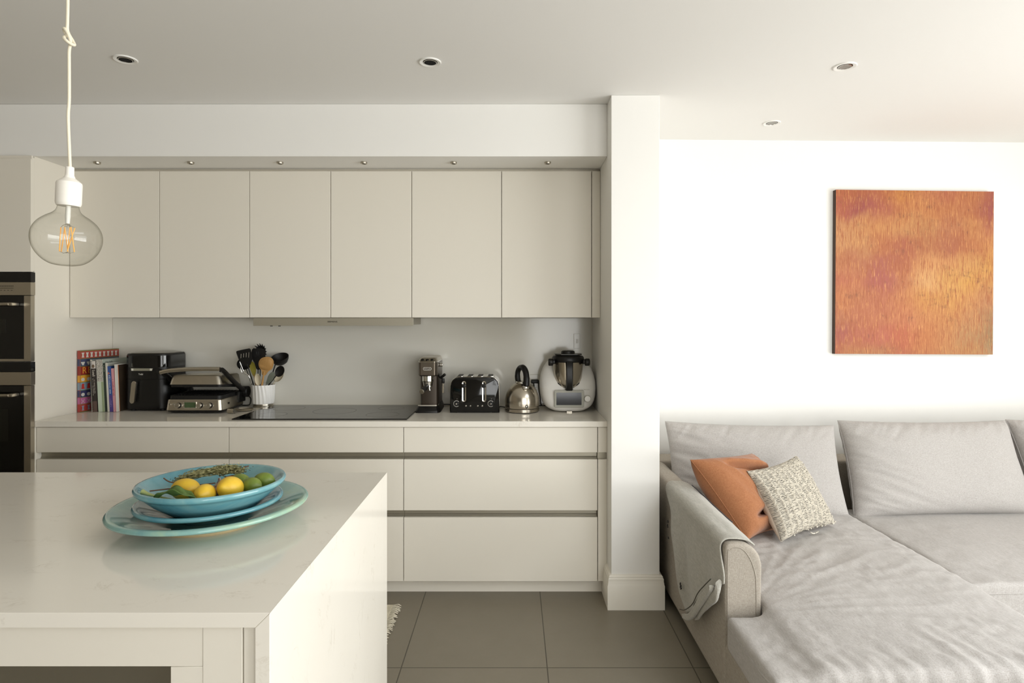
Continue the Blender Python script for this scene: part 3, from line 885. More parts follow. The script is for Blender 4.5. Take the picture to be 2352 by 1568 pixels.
def rot2(pts, a, cx=0, cz=0):
    return [(cx + x * math.cos(a) - z * math.sin(a), cz + x * math.sin(a) + z * math.cos(a)) for x, z in pts]
def slotpts(cx, cz, l, w, a=0): return rot2(rrect(w, l, w * .48, 3), a, cx, cz)
def spoon_head(w, l, dp, n=20):
    """dished oval, open towards -y"""
    def f(b, L):
        rings = []
        N = 28
        prof = [(.02, 1.0), (.45, .86), (.75, .55), (.93, .18), (1.0, 0.0), (.96, -.05), (.90, .10), (.7, .48), (.4, .76), (.02, .88)]
        for r_, k in prof:
            rings.append([(math.cos(2 * PI * i / N) * w / 2 * r_, k * dp, L + l / 2 + math.sin(2 * PI * i / N) * l / 2 * r_) for i in range(N)])
        b.loft(rings)
    return f
bk = M['blackm']
turner = [(-.012, -.01), (.012, -.01), (.036, .020), (.041, .030), (.044, .078), (.041, .086), (.034, .090), (-.034, .090), (-.041, .086), (-.044, .078), (-.041, .030), (-.036, .020)]
utensil('slotted_turner', 'black square fish slice with slanting slots, leaning left in the pot', 'turner', (583, 886), (568, 836), slab_head(turner, slots=[slotpts(-.024 + k * .016, .052, .034, .005, -.35) for k in range(4)]), bk, bk, depth_b=3.625, depth_h=3.60)
utensil('serving_spoon', 'black serving spoon behind the square fish slice', 'spoon', (580, 888), (566, 848), spoon_head(.085, .075, .018), bk, bk, depth_b=3.66, depth_h=3.66, roll=.4)
sp2 = [(x_ * 1.12, z_) for x_, z_ in [(-.008, -.015), (.008, -.015), (.020, .02), (.034, .05), (.036, .095), (.024, .108), (-.024, .108), (-.036, .095), (-.034, .05), (-.020, .02)]]
utensil('slotted_spatula', 'upright black slotted spatula in the middle of the pot', 'spatula', (592, 886), (593, 842), slab_head(sp2, slots=[slotpts(-.012 + k * .012, .075, .03, .0045) for k in range(3)]), bk, bk, depth_b=3.63, depth_h=3.62)
def spag(b, L):
    spoon_head(.066, .085, .022)(b, L)
    for k in range(13):
        a = math.radians(-35 + k * 250 / 12)
        cx, cz = math.cos(a) * .032, L + .0425 + math.sin(a) * .041
        b.tube([(cx * .9, .004, L + .0425 + math.sin(a) * .037), (cx * 1.12, -.006, L + .0425 + math.sin(a) * .046), (cx * 1.36, -.015, L + .0425 + math.sin(a) * .054)], [.0042, .0034, .0016], 8)
utensil('spaghetti_server', 'black toothed spaghetti server, tallest in the pot', 'pasta spoon', (597, 886), (598, 825), spag, bk, bk, depth_b=3.69, depth_h=3.695)
M['bamboo'] = mat('bamboo', '#C08C4C', .5, fn=lambda nt, b: nt.link(nt.mix(nt.noise(nt.coord((1, 1, .08)), 160, 3), hexc('#AD8046'), hexc('#C2985F')), b.inputs['Base Color']))
scoop = [(x_ * 1.12, z_ * 1.06) for x_, z_ in [(-.008, -.02), (.009, -.02), (.020, .005), (.036, .022), (.041, .05), (.036, .075), (.018, .088), (-.004, .085), (-.026, .072), (-.036, .045), (-.030, .020), (-.015, .004)]]
def scoopf(b, L):
    slab_head(scoop, .006)(b, L)
    b.prism([(x * .86 + .002, L + .048 + (z - .048) * .80) for x, z in smooth_closed([q for q in scoop if q[1] > .0])], 'y', -.006, -.002, bev=.0015)
utensil('bamboo_turner', 'broad tan bamboo spatula at the front of the pot', 'spatula', (601, 886), (607, 853), scoopf, M['bamboo'], M['bamboo'], r=.0065, depth_b=3.612, depth_h=3.60)
M['pale'] = mat('pale_beech', '#C9BDA2', .6)
utensil('wooden_spoon', 'small pale wooden spoon in front of the bamboo spatula', 'spoon', (593, 888), (593, 885), spoon_head(.038, .074, .010), M['pale'], M['pale'], depth_b=3.606, depth_h=3.605)
def ladle(b, L):
    n0 = MB
    T = Matrix.Translation((.020, -.008, L + .028)) @ Matrix.Rotation(math.radians(38), 4, 'X') @ Matrix.Rotation(math.radians(-14), 4, 'Y')
    prof = [(a_ * 1.16, b_ * 1.12) for a_, b_ in [(0, -.036), (.018, -.033), (.033, -.022), (.042, -.004), (.045, .010), (.0425, .010), (.039, -.003), (.030, -.019), (.016, -.029), (0, -.031)]]
    b.lathe(prof, n=36, X=T)
utensil('ladle', 'deep black soup ladle on the right side of the pot', 'ladle', (617, 886), (634, 832), ladle, bk, bk, r=.0045, depth_b=3.65, depth_h=3.67)
utensil('black_spoon', 'black kitchen spoon drooping right, under the ladle', 'spoon', (614, 886), (634, 863), spoon_head(.056, .076, .012), bk, bk, depth_b=3.625, depth_h=3.61, roll=-.3)
leaf = [(-.005, -.012), (.005, -.012), (.016, .02), (.018, .045), (.010, .068), (0, .075), (-.012, .064), (-.016, .04), (-.012, .015)]
gg = mat('grey_silicone', '#6E7265', .5)
utensil('grey_spatula', 'narrow grey green silicone spatula right of the bamboo one', 'spatula', (609, 886), (615, 878), slab_head(leaf, .005), gg, gg, depth_b=3.615, depth_h=3.615)
utensil('beech_spoon', 'pale wooden spoon at the back right, under the ladle', 'spoon', (624, 886), (632, 876), spoon_head(.046, .070, .010), M['pale'], M['pale'], depth_b=3.70, depth_h=3.71)
yg = mat('yellow_green_silicone', '#A59A3A', .5)
utensil('yellow_spatula', 'yellow green spatula half hidden behind the black slotted one', 'spatula', (588, 886), (583, 858), slab_head(leaf, .005), M['bamboo'], yg, depth_b=3.65, depth_h=3.66)
# tongs of bent wire
a_ = px(578, 886, 3.655); t = thing('wire_tongs', 'thin steel wire tongs leaning left out of the pot', 'tongs', (a_.x + .012, a_.y, WT + .036))
for k, (dx, dy) in enumerate(((-.0, -.010), (.0, .010))):
    base = Vector((0, dy, 0))
    q1 = px(574, 868, 3.645 + dy) - Vector(t.location); q2 = px(560 - k * 4, 852 + k * 3, 3.64 + dy) - Vector(t.location); q3 = px(549 + k * 1, 825, 3.635 + dy) - Vector(t.location)
    MB().tube(spline([base, q1, q2, q3], 6), .0013, 8).build('wire_arm', M['chrome'], t)
MB().tube([px(549, 825, 3.625) - Vector(t.location), px(550, 823, 3.635) - Vector(t.location), px(550, 825, 3.645) - Vector(t.location)], .0013, 8).build('tip', M['chrome'], t)

# ---- steel spoon rest in front of the pot
t = thing('spoon_rest', 'polished steel spoon rest with a curled end, beside the hob corner', 'spoon rest', (-1.565, 3.40, WT))
MB().lathe([(0, .002), (.034, .002), (.044, .008), (.048, .016), (.0465, .0165), (.042, .010), (.033, .004), (0, .004)], c=(.018, .082, 0), n=40, sx=1.15, sy=.75).build('dish', M['steel'], t)
cur = [(.010, .050, .014), (.004, .034, .019), (-.004, .014, .024), (-.010, -.002, .0285), (-.014, -.013, .027), (-.017, -.019, .018), (-.017, -.019, .009), (-.014, -.013, .0025), (-.010, -.004, .003)]
cur = spline(cur, 5)
sb = MB(); wd = Vector((.93, -.30, 0)).normalized() * .021
ringA = []
for p in cur:
    ringA.append([p + wd, p - wd, p - wd + Vector((0, 0, .0016)), p + wd + Vector((0, 0, .0016))])
sb.loft(ringA); sb.build('strap', M['steel'], t, smooth=60)

# ---- espresso machine
t = thing('espresso_machine', 'slim dark metallic espresso machine right of the hob', 'coffee machine', (-.487, 3.42, WT))
M['gun'] = mat('gunmetal', '#6A6156', .34, .85)
M['gun2'] = mat('gunmetal_panel', '#463D34', .42, .5)
def tr(wf, wb, yf, yb, z, r=.018):   # trapezoid-ish plan
    p = rrect(1, 1, .16, 5)
    return [(x * (wf + (wb - wf) * (y + .5)), yf + (y + .5) * (yb - yf), z) for x, y in p]
MB().loft([tr(.146, .13, -.012, .29, .0), tr(.142, .128, -.010, .29, .012), tr(.118, .112, .010, .285, .036)]).build('base', M['blackp'], t)
MB().loft([tr(.118, .110, .008, .12, .0362), tr(.114, .108, .010, .12, .042)]).build('drip_tray', M['chrome'], t)
MB().loft([tr(.107, .107, .075, .285, .0364), tr(.107, .107, .075, .285, .205)]).build('column', M['gun2'], t)
MB().loft([tr(.104, .107, .004, .285, .2052), tr(.110, .110, -.002, .287, .212), tr(.112, .110, -.004, .287, .284)]).build('head', M['gun'], t)
MB().loft([tr(.112, .110, -.0045, .2875, .2842), tr(.112, .110, -.0045, .2875, .289)]).build('chrome_rim', M['chrome'], t)
MB().loft([tr(.110, .108, -.002, .285, .2892), tr(.094, .096, .035, .275, .306), tr(.086, .09, .05, .268, .309)]).build('top', M['steel'], t)
for k in range(3):
    X = Matrix.Translation((-.03 + k * .027, .013, .2975)) @ Matrix.Rotation(math.radians(28), 4, 'X')
    MB().cyl(.0085, (0, 0, -.001), (0, 0, .0022), 20, bev=.0008, X=X).build('button', M['blackg'], t)
MB().prism(rrect(.047, .017, .008, 6, 0, .248), 'y', -.0062, -.0035).build('badge', mm('#D9D6CD', .4), t)
MB().prism(rrect(.043, .013, .006, 6, 0, .248), 'y', -.0066, -.0060).build('badge_field', M['gun2'], t)
lettering("De'Longhi", .0088, mm('#D9D6CD', .4), t, (0, -.0068, .248))
gr = MB(); gr.lathe([(0, .205), (.033, .205), (.033, .176), (.030, .172), (.026, .150), (0, .150)], c=(-.002, .04, 0), n=40)
g_ = gr.build('group_head', M['chrome'], t)
pf = MB(); pf.lathe([(0, .15), (.024, .15), (.024, .142), (.012, .136), (0, .136)], c=(-.002, .04, 0), n=32)
pf.cyl(.005, (.006, .03, .14), (.010, .03, .122), 12); pf.build('portafilter', M['chrome'], t)
MB().tube(spline([(-.003, .012, .147), (-.008, -.015, .142), (-.015, -.045, .135), (-.020, -.070, .129)], 5), [.0115] * 5 + [.0135] * 11, 16).build('portafilter_handle', M['blackp'], t)
MB().cyl(.0135, (-.0198, -.069, .1292), (-.0215, -.077, .1272), 24, bev=.002).build('handle_cap', M['steel'], t)
wa = MB(); wa.tube(spline([(.052, .075, .215), (.060, .06, .196), (.074, .05, .190), (.083, .045, .184)], 5), .005, 12); wa.cyl(.009, (.083, .045, .190), (.083, .045, .162), 16, bev=.002)
wa.tube([(.066, .05, .193), (.082, .04, .202), (.096, .035, .214)], [.006, .0075, .008], 10)
w_ = wa.build('steam_arm', M['blackp'], t, smooth=50)
MB().cyl(.0064, (.083, .045, .1625), (.083, .045, .106), 18, bev=.001).build('steam_nozzle', M['chrome'], w_)
kn = MB().cyl(.011, (.056, .11, .262), (.073, .11, .262), 20, bev=.002).build('steam_knob', M['chrome'], t)
MB().tube([(.02, .288, .02), (.06, .30, .006), (.13, .305, .0035), (.20, .30, .0035)], .0032, 8).build('power_cord', M['blackp'], t)

# ---- toaster
t = thing('toaster', 'glossy black four slot toaster between coffee machine and kettle', 'toaster', (-.2205, 3.415, WT))
TW, TH = .272, .200
def tprof(w, h, r, z0=0, foot=True):
    p = []
    for i in range(9):
        a = PI / 2 * i / 8; p.append((w / 2 - r + r * math.cos(a), z0 + h - r + r * math.sin(a)))
    for i in range(9):
        a = PI / 2 + PI / 2 * i / 8; p.append((-w / 2 + r + r * math.cos(a), z0 + h - r + r * math.sin(a)))
    if foot: p += [(-w / 2 - .004, 0), (-w / 2 + .038, 0), (-w / 2 + .046, .009), (w / 2 - .046, .009), (w / 2 - .038, 0), (w / 2 + .004, 0)]
    else: p += [(-w / 2, z0), (w / 2, z0)]
    return p
MB().prism(tprof(TW, TH, .048), 'y', 0, .022, bev=.006, seg=3).build('front_panel', M['blackg'], t, smooth=40)
MB().prism(tprof(TW, TH, .048), 'y', .178, .20, bev=.006, seg=3).build('rear_panel', M['blackg'], t, smooth=40)
MB().prism(tprof(TW + .006, TH - .008, .050, .010, False), 'y', .0222, .1778, bev=0).build('shell', M['chrome'], t, smooth=40)
for k in range(4):
    x = -.087 + k * .058
    s_ = MB().prism(rrect(.038, .135, .004, 3, x, .10), 'z', TH - .002, TH + .0028).build('slot_surround', M['chrome'], t)
    MB().prism(rrect(.028, .125, .003, 3, x, .10), 'z', TH + .0020, TH + .0034).build('slot', M['blackm'], s_)
for x in (-.059, .054):
    o = rrect(.024, .118, .0118, 8, x, .121); i_ = rrect(.010, .104, .0049, 8, x, .121)
    sb = MB()
    ra = [[(p[0], -.003, p[1]) for p in o], [(p[0], -.0045, p[1]) for p in rrect(.022, .116, .0108, 8, x, .121)], [(p[0], -.003, p[1]) for p in i_], [(p[0], .001, p[1]) for p in i_]]
    sb.loft(ra, cap=False); sf = sb.build('slide_surround', M['chrome'], t)
    MB().box(x - .002, x + .002, -.0012, .0, .07, .172).build('slide_slot', M['blackm'], sf)
    MB().cyl(.0105, (x - .002, -.002, .153), (x - .003, -.020, .152), 20, bev=.003).build('lever', M['blackp'], t)
for x in (-.1015, .0915):
    arc = [(x + .0165 * math.cos(a), -.0015, .052 + .0165 * math.sin(a)) for a in [math.radians(40 + 270 * k / 30) for k in range(31)]]
    MB().tube(arc, .0013, 6).build('dial_scale', mm('#DAD7CF', .4), t)
    dk = MB().cyl(.012, (x, 0, .052), (x, -.014, .052), 28, bev=.002).build('dial', M['blackp'], t)
    MB().cyl(.0042, (x, -.0135, .052), (x, -.0155, .052), 16, bev=.001).build('dial_cap', M['chrome'], dk)
    MB().cyl(.0012, (x + .003, .001, .079), (x + .003, -.001, .079), 10).build('dial_mark', mm('#DAD7CF', .4), t)
for x in (-.0485, -.0235, .018, .043):
    MB().cyl(.0042, (x, .0005, .0395), (x, -.0025, .0395), 16, bev=.001).build('button', M['chrome'], t)

# ---- kettle
t = thing('kettle', 'brushed steel dome kettle with an arched black handle', 'kettle', (.048, 3.475, WT))
MB().lathe([(0, .003), (.094, .003), (.0985, .006), (.0985, .021), (.096, .0225), (0, .0225)], n=72).build('power_base', M['steel_v'], t)
MB().lathe([(0, 0), (.092, 0), (.094, .003), (0, .003)], n=48).build('base_ring', M['blackp'], t)
MB().lathe([(.085, .0226), (.0945, .0227), (.0945, .0248), (.085, .0249)], n=64).build('seal', M['blackp'], t)
kp_ = spline([(.0955, 0, .025), (.0975, 0, .035), (.0978, 0, .055), (.0965, 0, .075), (.0925, 0, .097), (.084, 0, .119), (.071, 0, .138), (.055, 0, .152), (.041, 0, .1605)], 4)
MB().lathe([(0, .025)] + [(p.x, p.z) for p in kp_] + [(.039, .1615), (0, .1615)], n=96).build('body', M['steel_v'], t, smooth=50)
MB().lathe([(.0979, .0500), (.0984, .0505), (.0984, .0512), (.0979, .0518)], n=72).build('seam', M['steel_v'], t)
MB().lathe([(0, .162), (.038, .162), (.037, .167), (.033, .172), (.018, .178), (0, .180)], n=48).build('lid', M['chrome'], t)
MB().tube(spline([(-.022, .035, .166), (-.026, .038, .195), (-.023, .034, .228), (-.010, .016, .249), (.007, -.018, .250), (.019, -.046, .230), (.0235, -.064, .195), (.022, -.070, .154)], 6), [.0160] * 8 + [.0150] * 14 + [.0170] * 14 + [.0180] * 7, 18).build('handle', M['blackp'], t, smooth=60)
MB().ell((.018, -.068, .143), (.019, .017, .016)).build('handle_mount', M['chrome'], t, smooth=60)
MB().ell((-.021, .036, .166), (.020, .018, .012)).build('rear_mount', M['chrome'], t, smooth=60)
MB().tube([(.0235 + .0065 * math.cos(a), -.0958, .040 + .0085 * math.sin(a)) for a in [2 * PI * k / 20 for k in range(20)]], .0018, 6, closed=True).build('switch_ring', M['blackp'], t)
MB().ell((.0235, -.0945, .040), (.004, .002, .0055)).build('switch', M['chrome'], t)
MB().tube(spline([(-.06, .075, .006), (-.10, .12, .006), (-.13, .17, .004), (-.17, .20, .004)], 5), .0032, 8).build('power_cord', M['blackp'], t)

# ---- food processor (cooking robot)
t = thing('food_processor', 'white rounded food processor with a steel bowl and touch screen', 'food processor', (.3145, 3.425, WT))
def hw(z):
    pts = [(0, .095), (.008, .115), (.022, .134), (.045, .149), (.08, .159), (.12, .163), (.16, .162), (.20, .155), (.235, .142), (.265, .122), (.285, .100), (.292, .08)]
    for (a, b), (c, d) in zip(pts[:-1], pts[1:]):
        if z <= c: return b + (d - b) * (z - a) / (c - a)
    return pts[-1][1]
def yf(z):
    pts = [(0, .012), (.012, .002), (.03, -.003), (.06, -.001), (.12, .012), (.17, .040), (.21, .075), (.26, .115), (.292, .14)]
    for (a, b), (c, d) in zip(pts[:-1], pts[1:]):
        if z <= c: return b + (d - b) * (z - a) / (c - a)
    return pts[-1][1]
rings = []
for k in range(31):
    z = .292 * k / 30
    w_, f_, bk_ = hw(z), yf(z), .275 - .05 * (z / .292) ** 3
    rr = []
    for i in range(56):
        a = 2 * PI * i / 56; c_, s_ = math.cos(a), math.sin(a)
        e = .62
        X_ = w_ * math.copysign(abs(c_) ** e, c_); Y_ = (f_ + bk_) / 2 + (bk_ - f_) / 2 * math.copysign(abs(s_) ** e, s_)
        rr.append((X_, Y_, z + .006))
    rings.append(rr)
MB().loft(rings).build('housing', M['whitep'], t, smooth=70)
MB().prism(rrect(.168, .098, .008, 4, -.002, .0785), 'y', -.0095, .006, bev=.002).build('screen_frame', mat('screen_surround', '#A9A89C', .4), t)
MB().prism(rrect(.142, .070, .003, 3, -.0035, .079), 'y', -.0102, -.0090).build('screen', mm('#24252A', .08), t)
dk = MB().cyl(.0175, (.1015, .01, .0790), (.1015, -.014, .0790), 36, bev=.003).build('dial', M['whitep'], t)
MB().tube([(.1015 + .0185 * math.cos(a), -.002, .079 + .0185 * math.sin(a)) for a in [2 * PI * k / 28 for k in range(28)]], .0016, 6, closed=True).build('dial_ring', mat('dial_ring_grey', '#B9B7AC', .3, .6), dk)
lettering('thermomix', .0068, mm('#8C8A80'), t, (.098, .0035, .129), rot=(PI / 2 - .12, 0, 0))
BY = .074
MB().lathe([(0, .124), (.035, .126), (.052, .132), (.064, .143), (.0725, .160), (.079, .190), (.084, .230), (.0865, .275), (.0875, .282), (0, .282)], c=(-.002, BY, 0), n=72).build('bowl', M['steel_v'], t, smooth=50)
MB().lathe([(.0, .1195), (.036, .1215), (.055, .127), (.068, .139), (.077, .157), (.079, .165), (.07, .168), (.06, .155), (.0, .13)], c=(-.002, BY + .0075, 0), n=64).build('bowl_shadow_ring', M['blackp'], t)  # black crescent put in for the shadow round the bowl's underside
hp = spline([(-.002, BY - .088, .288), (-.002, BY - .104, .26), (-.002, BY - .108, .20), (-.002, BY - .100, .155), (-.002, BY - .080, .125)], 6)
hb_ = MB(); rg = []
for i, p in enumerate(hp):
    ww = .022 - .002 * math.sin(PI * i / len(hp)); rg.append([p + Vector((-ww, .006, 0)), p + Vector((-ww * .7, -.009, 0)), p + Vector((ww * .7, -.009, 0)), p + Vector((ww, .006, 0)), p + Vector((0, .012, 0))])
hb_.loft(rg); hb_.build('bowl_handle', M['blackp'], t, smooth=50)
MB().lathe([(0, .2825), (.0895, .2825), (.0925, .290), (.0925, .306), (.086, .316), (.06, .320), (0, .321)], c=(-.002, BY, 0), n=64).build('lid', M['blackp'], t, smooth=50)
lv = MB(); lv.prism([(-.078, BY - .03), (-.045, BY - .055), (.05, BY - .055), (.075, BY - .03), (.08, BY + .03), (-.08, BY + .03)], 'z', .322, .330, bev=.003)
lv.build('lid_flap', mm('#3A3934', .3), t)
MB().lathe([(0, .331), (.040, .331), (.038, .343), (.030, .347), (0, .348)], c=(-.002, BY, 0), n=40).build('measuring_cup', M['blackp'], t)
for s_ in (-1, 1):
    cl = MB(); cl.cyl(.021, (s_ * .090, BY - .052, .283), (s_ * .118, BY - .052, .283), 28, bev=.006)
    cl.box(min(s_ * .078, s_ * .104), max(s_ * .078, s_ * .104), BY - .05, BY + .05, .272, .296, bev=.005)
    cl.build('locking_arm', M['blackp'], t, smooth=50)
MB().prism(rrect(.03, .006, .002, 3, 0, .0035), 'y', .0, .03).build('front_foot', M['steel'], t)
for s_ in (-1, 1): MB().cyl(.012, (s_ * .06, .22, 0), (s_ * .06, .22, .008), 16).build('foot', M['blackp'], t)

# ---- plug, cord and socket plates on the splashback
pc_ = px(1229, 876, 3.70)
t = thing('plug', 'black plug with hanging cords between kettle and food processor', 'plug', (pc_.x, 3.7383, pc_.z))
MB().box(-.024, .024, -.045, -.006, -.011, .011, bev=.006).build('plug_body', M['blackp'], t)
MB().box(-.032, .032, -.006, 0, -.04, .04, bev=.002).build('socket_plate', M['splash'], t)
for k, dx in enumerate((-.008, .022)):
    MB().tube(spline([(dx, -.032, -.008), (dx + .002, -.034, -.05), (dx + .010 * (k * 2 - 1), -.036, -.10), (dx + .016, -.04, pc_.z * 0 - (pc_.z - WT) + .004), (dx + .045, -.05, -(pc_.z - WT) + .004)], 6), .003, 8).build('cord', M['blackp'], t)
s1 = px(1325, 783, 3.735)
t = thing('socket_plate', 'small square glass switch plate on the splashback near the pillar', 'switch', (s1.x, 3.7384, s1.z))
MB().box(-.019, .019, -.006, 0, -.046, .046, bev=.0015).build('face_plate', M['splash'], t)
MB().box(-.006, .006, -.0085, -.0062, -.012, .012, bev=.001).build('rocker', M['whitep'], t)
# ------------------------------------------------------------------ crockery and fruit on the island
def f_glaze(c1, c2, c3):
    def f(nt, b):
        v = nt.coord((1, 1, 1)); n = nt.noise(v, 7, 4, .6, .6)
        c = nt.ramp(n, [(.30, c1), (.52, c2), (.72, c3)])
        nt.link(c, b.inputs['Base Color'])
        bump(nt, b, nt.noise(v, 24, 2), .08, .002)
    return f
M['glaze_big'] = mat('turquoise_glaze_platter', '#7DB0AC', .12, fn=f_glaze('#6C9A9C', '#87AFA6', '#9FBB9D'), Coat_Weight=.5)
M['glaze'] = mat('turquoise_glaze', '#5D9CAE', .12, fn=f_glaze('#4C8798', '#6398A3', '#7BA9A8'), Coat_Weight=.5)
M['clay'] = mat('bare_clay', '#C2AE86', .8)
CX, CY = -.795, 1.596
t = thing('platter', 'large turquoise platter at the bottom of the crockery stack', 'plate', (CX, CY, IZ))
def wob(a, z): return 1 + .006 * math.sin(3 * a + 1) + .004 * math.sin(5 * a)
MB().lathe([(0, .010), (.10, .010), (.124, .006), (.128, .0065), (.134, .010), (.17, .024), (.205, .036), (.226, .0405), (.234, .0405), (.2385, .0435), (.239, .048), (.236, .0515), (.230, .0525), (.222, .051), (.19, .040), (.15, .026), (.11, .0165), (0, .0145)], n=128, rfun=wob).build('dish', M['glaze_big'], t, smooth=70)
MB().lathe([(.112, .0), (.127, .0), (.129, .003), (.1285, .0068), (.112, .0068)], n=96, rfun=wob).build('foot_ring', M['clay'], t)
t = thing('plate', 'mid-sized turquoise plate between the platter and the bowl', 'plate', (CX - .003, CY, IZ + .0147))
MB().lathe([(.075, 0), (.085, 0), (.088, .004), (.120, .017), (.150, .029), (.169, .034), (.1765, .0365), (.179, .041), (.1765, .0455), (.171, .0465), (.160, .043), (.125, .028), (.09, .014), (0, .010), (0, .006), (.075, .005)], n=112, rfun=lambda a, z: 1 + .004 * math.sin(3 * a)).build('dish', M['glaze'], t, smooth=70)
BZ = IZ + .0147 + .0102
t = thing('fruit_bowl', 'turquoise bowl of lemons and herbs on top of the plates', 'bowl', (CX + .003, CY, BZ))
BH = 1.008 - BZ
MB().lathe([(.07, 0), (.082, 0), (.086, .004), (.112, .018), (.142, .040), (.163, .060), (.168, .0655), (.174, .068), (.1785, .072), (.180, .078), (.1775, .0825), (.1725, .083), (.167, .080), (.150, .063), (.125, .046), (.10, .036), (.07, .030), (0, .028), (0, .006), (.07, .005)], n=112, rfun=lambda a, z: 1 + .005 * math.sin(2 * a + .6)).build('dish', mat('turquoise_glaze_bowl', '#66A6B4', .12, fn=f_glaze('#4F8B9C', '#689FA9', '#85AFB0'), Coat_Weight=.5), t, smooth=70)
def f_lemon(nt, b):
    n = nt.noise(nt.coord((1, 1, 1)), 60, 2)
    nt.link(nt.mix(n, hexc('#D8AC24'), hexc('#E4C040')), b.inputs['Base Color'])
    bump(nt, b, nt.noise(nt.coord((1, 1, 1)), 420, 2), .25, .0008)
M['lemon'] = mat('lemon_skin', '#E8B42A', .42, fn=f_lemon)
M['lime'] = mat('lime_skin', '#6B7F2C', .4, fn=lambda nt, b: nt.link(nt.mix(nt.noise(nt.coord((1, 1, 1)), 50, 3), hexc('#4E6A22'), hexc('#84903A')), b.inputs['Base Color']))
M['stalk'] = mat('fruit_stalk', '#6E5B3A', .8)
def fruit(name, label, loc, L, R, rot, m, nub=.12, cat='fruit'):
    t = thing(name, label, cat, loc); t.rotation_euler = rot
    pr = []
    for i in range(25):
        a = PI * i / 24
        z = -math.cos(a); r = math.sin(a) ** .92
        tip = max(0, abs(z) - .86) / .14
        pr.append((r * R, z * L * (1 + (nub if z > 0 else nub * .5) * tip * tip)))
    pr[0] = (0, pr[0][1]); pr[-1] = (0, pr[-1][1])
    MB().lathe(pr, n=40).build('flesh', m, t, smooth=80)
    MB().cyl(.0032, (0, 0, -L * (1 + nub * .5) - .0008), (0, 0, -L * .9), 10, bev=.001).build('stalk_end', M['stalk'], t)
    return t
fruit('lemon', 'lemon lying flat at the left of the bowl, behind the leaf', (-.829, 1.532, 1.000), .036, .027, (PI / 2, .15, 1.45), M['lemon'])
fruit('lemon', 'lemon in the middle, lowest against the front rim', (-.765, 1.502, .996), .032, .025, (PI / 2 - .2, 0, .15), M['lemon'])
fruit('lemon', 'lemon at the right with its brown stalk end facing the room', (-.717, 1.535, 1.002), .035, .029, (PI / 2 - .35, 0, -.25), M['lemon'])
fruit('lime', 'green lime half hidden behind the right lemon', (-.724, 1.604, .999), .028, .022, (PI / 2, .3, 1.2), M['lime'])
fruit('lime', 'green lime at the right, resting in front of another lime', (-.678, 1.570, .999), .026, .021, (PI / 2, .2, 1.3), M['lime'])
fruit('lime', 'green lime furthest right in the bowl, behind its neighbour', (-.664, 1.612, 1.001), .027, .021, (PI / 2, .4, 1.5), M['lime'])
# garlic bulb
t = thing('garlic_bulb', 'purple skinned garlic bulb between the lemons', 'garlic', (-.757, 1.56, .985))
MB().lathe([(0, -.018), (.014, -.017), (.023, -.008), (.025, .002), (.020, .013), (.010, .020), (.004, .028), (.003, .036), (0, .037)], n=40, rfun=lambda a, z: 1 + .05 * abs(math.sin(4 * a))).build('bulb', mat('garlic_skin', '#8A7468', .6, fn=lambda nt, b: nt.link(nt.ramp(nt.noise(nt.coord((1, 1, .2)), 140, 3), [(.35, '#5C4A48'), (.6, '#B7A48E')]), b.inputs['Base Color'])), t, smooth=60)
# cut leaf with thick stem
M['leaf'] = mat('leaf_green', '#4C6B2E', .5, fn=lambda nt, b: nt.link(nt.mix(nt.noise(nt.coord((1, 1, 1)), 40, 3), hexc('#3E5A26'), hexc('#6C8640')), b.inputs['Base Color']))
t = thing('leaf', 'curled green leaf with a pale cut stem at the left front of the bowl', 'leaf', (-.868, 1.478, .998))
st = spline([(-.040, .004, .010), (-.020, .0, .004), (.006, -.004, .0), (.05, -.012, -.006)], 5)
MB().tube(st, [.0062, .0058, .0052, .0046, .0042, .0038, .0034, .003, .0028, .0026, .0024, .0022, .002, .002, .002, .002], 12).build('stem', mat('pale_stem', '#9BA56A', .5), t, smooth=60)
lm = MB(); N = 22
R_ = []
for i in range(N + 1):
    u = i / N; w = .028 * math.sin(PI * min(1, u * 1.02)) ** .7 + .001
    row = []
    for j in range(9):
        v = (j - 4) / 4
        row.append((-.006 + u * .105, -.006 + v * w * .62 - .006 * u, .0 + .011 * math.sin(PI * u) * (1 - .2 * v * v) + abs(v) * w * .55 - .004 + .004 * math.sin(u * 14 + j)))
    R_.append(row)
lm.loft(R_, closed=False, cap=False); lo = lm.build('blade', M['leaf'], t, smooth=80)
sm = lo.modifiers.new('thickness', 'SOLIDIFY'); sm.thickness = .0007
# dried herb bundle
random.seed(5)
M['herb'] = mat('dried_herb', '#77764A', .85, fn=lambda nt, b: nt.link(nt.ramp(nt.noise(nt.coord((1, 1, 1)), 120, 2), [(.38, '#59572F'), (.62, '#A29E70')]), b.inputs['Base Color']))
M['twig'] = mat('twig_brown', '#6B4E3A', .8)
t = thing('herb_bundle', 'bundle of dried herbs with brown twigs lying behind the lemons', 'herbs', (-.788, 1.612, .993))
tw = MB()
def hp_(s):
    return Vector((-.105 + s * .155, -.01 + s * .055, .004 + .014 * s + .010 * math.sin(s * PI)))
for k in range(260):
    s0 = random.random() * .75; s1 = min(1.0, s0 + .2 + random.random() * .35)
    off = Vector((0, random.gauss(0, .009), abs(random.gauss(0, .007))))
    p = [hp_(s0 + (s1 - s0) * q / 4) + off + Vector((0, random.gauss(0, .0025), random.gauss(0, .0025))) for q in range(5)]
    tw.tube(p, [.0007, .001, .0011, .001, .0006], 5)
tw.build('stems', M['herb'], t, smooth=60)
lf = MB()
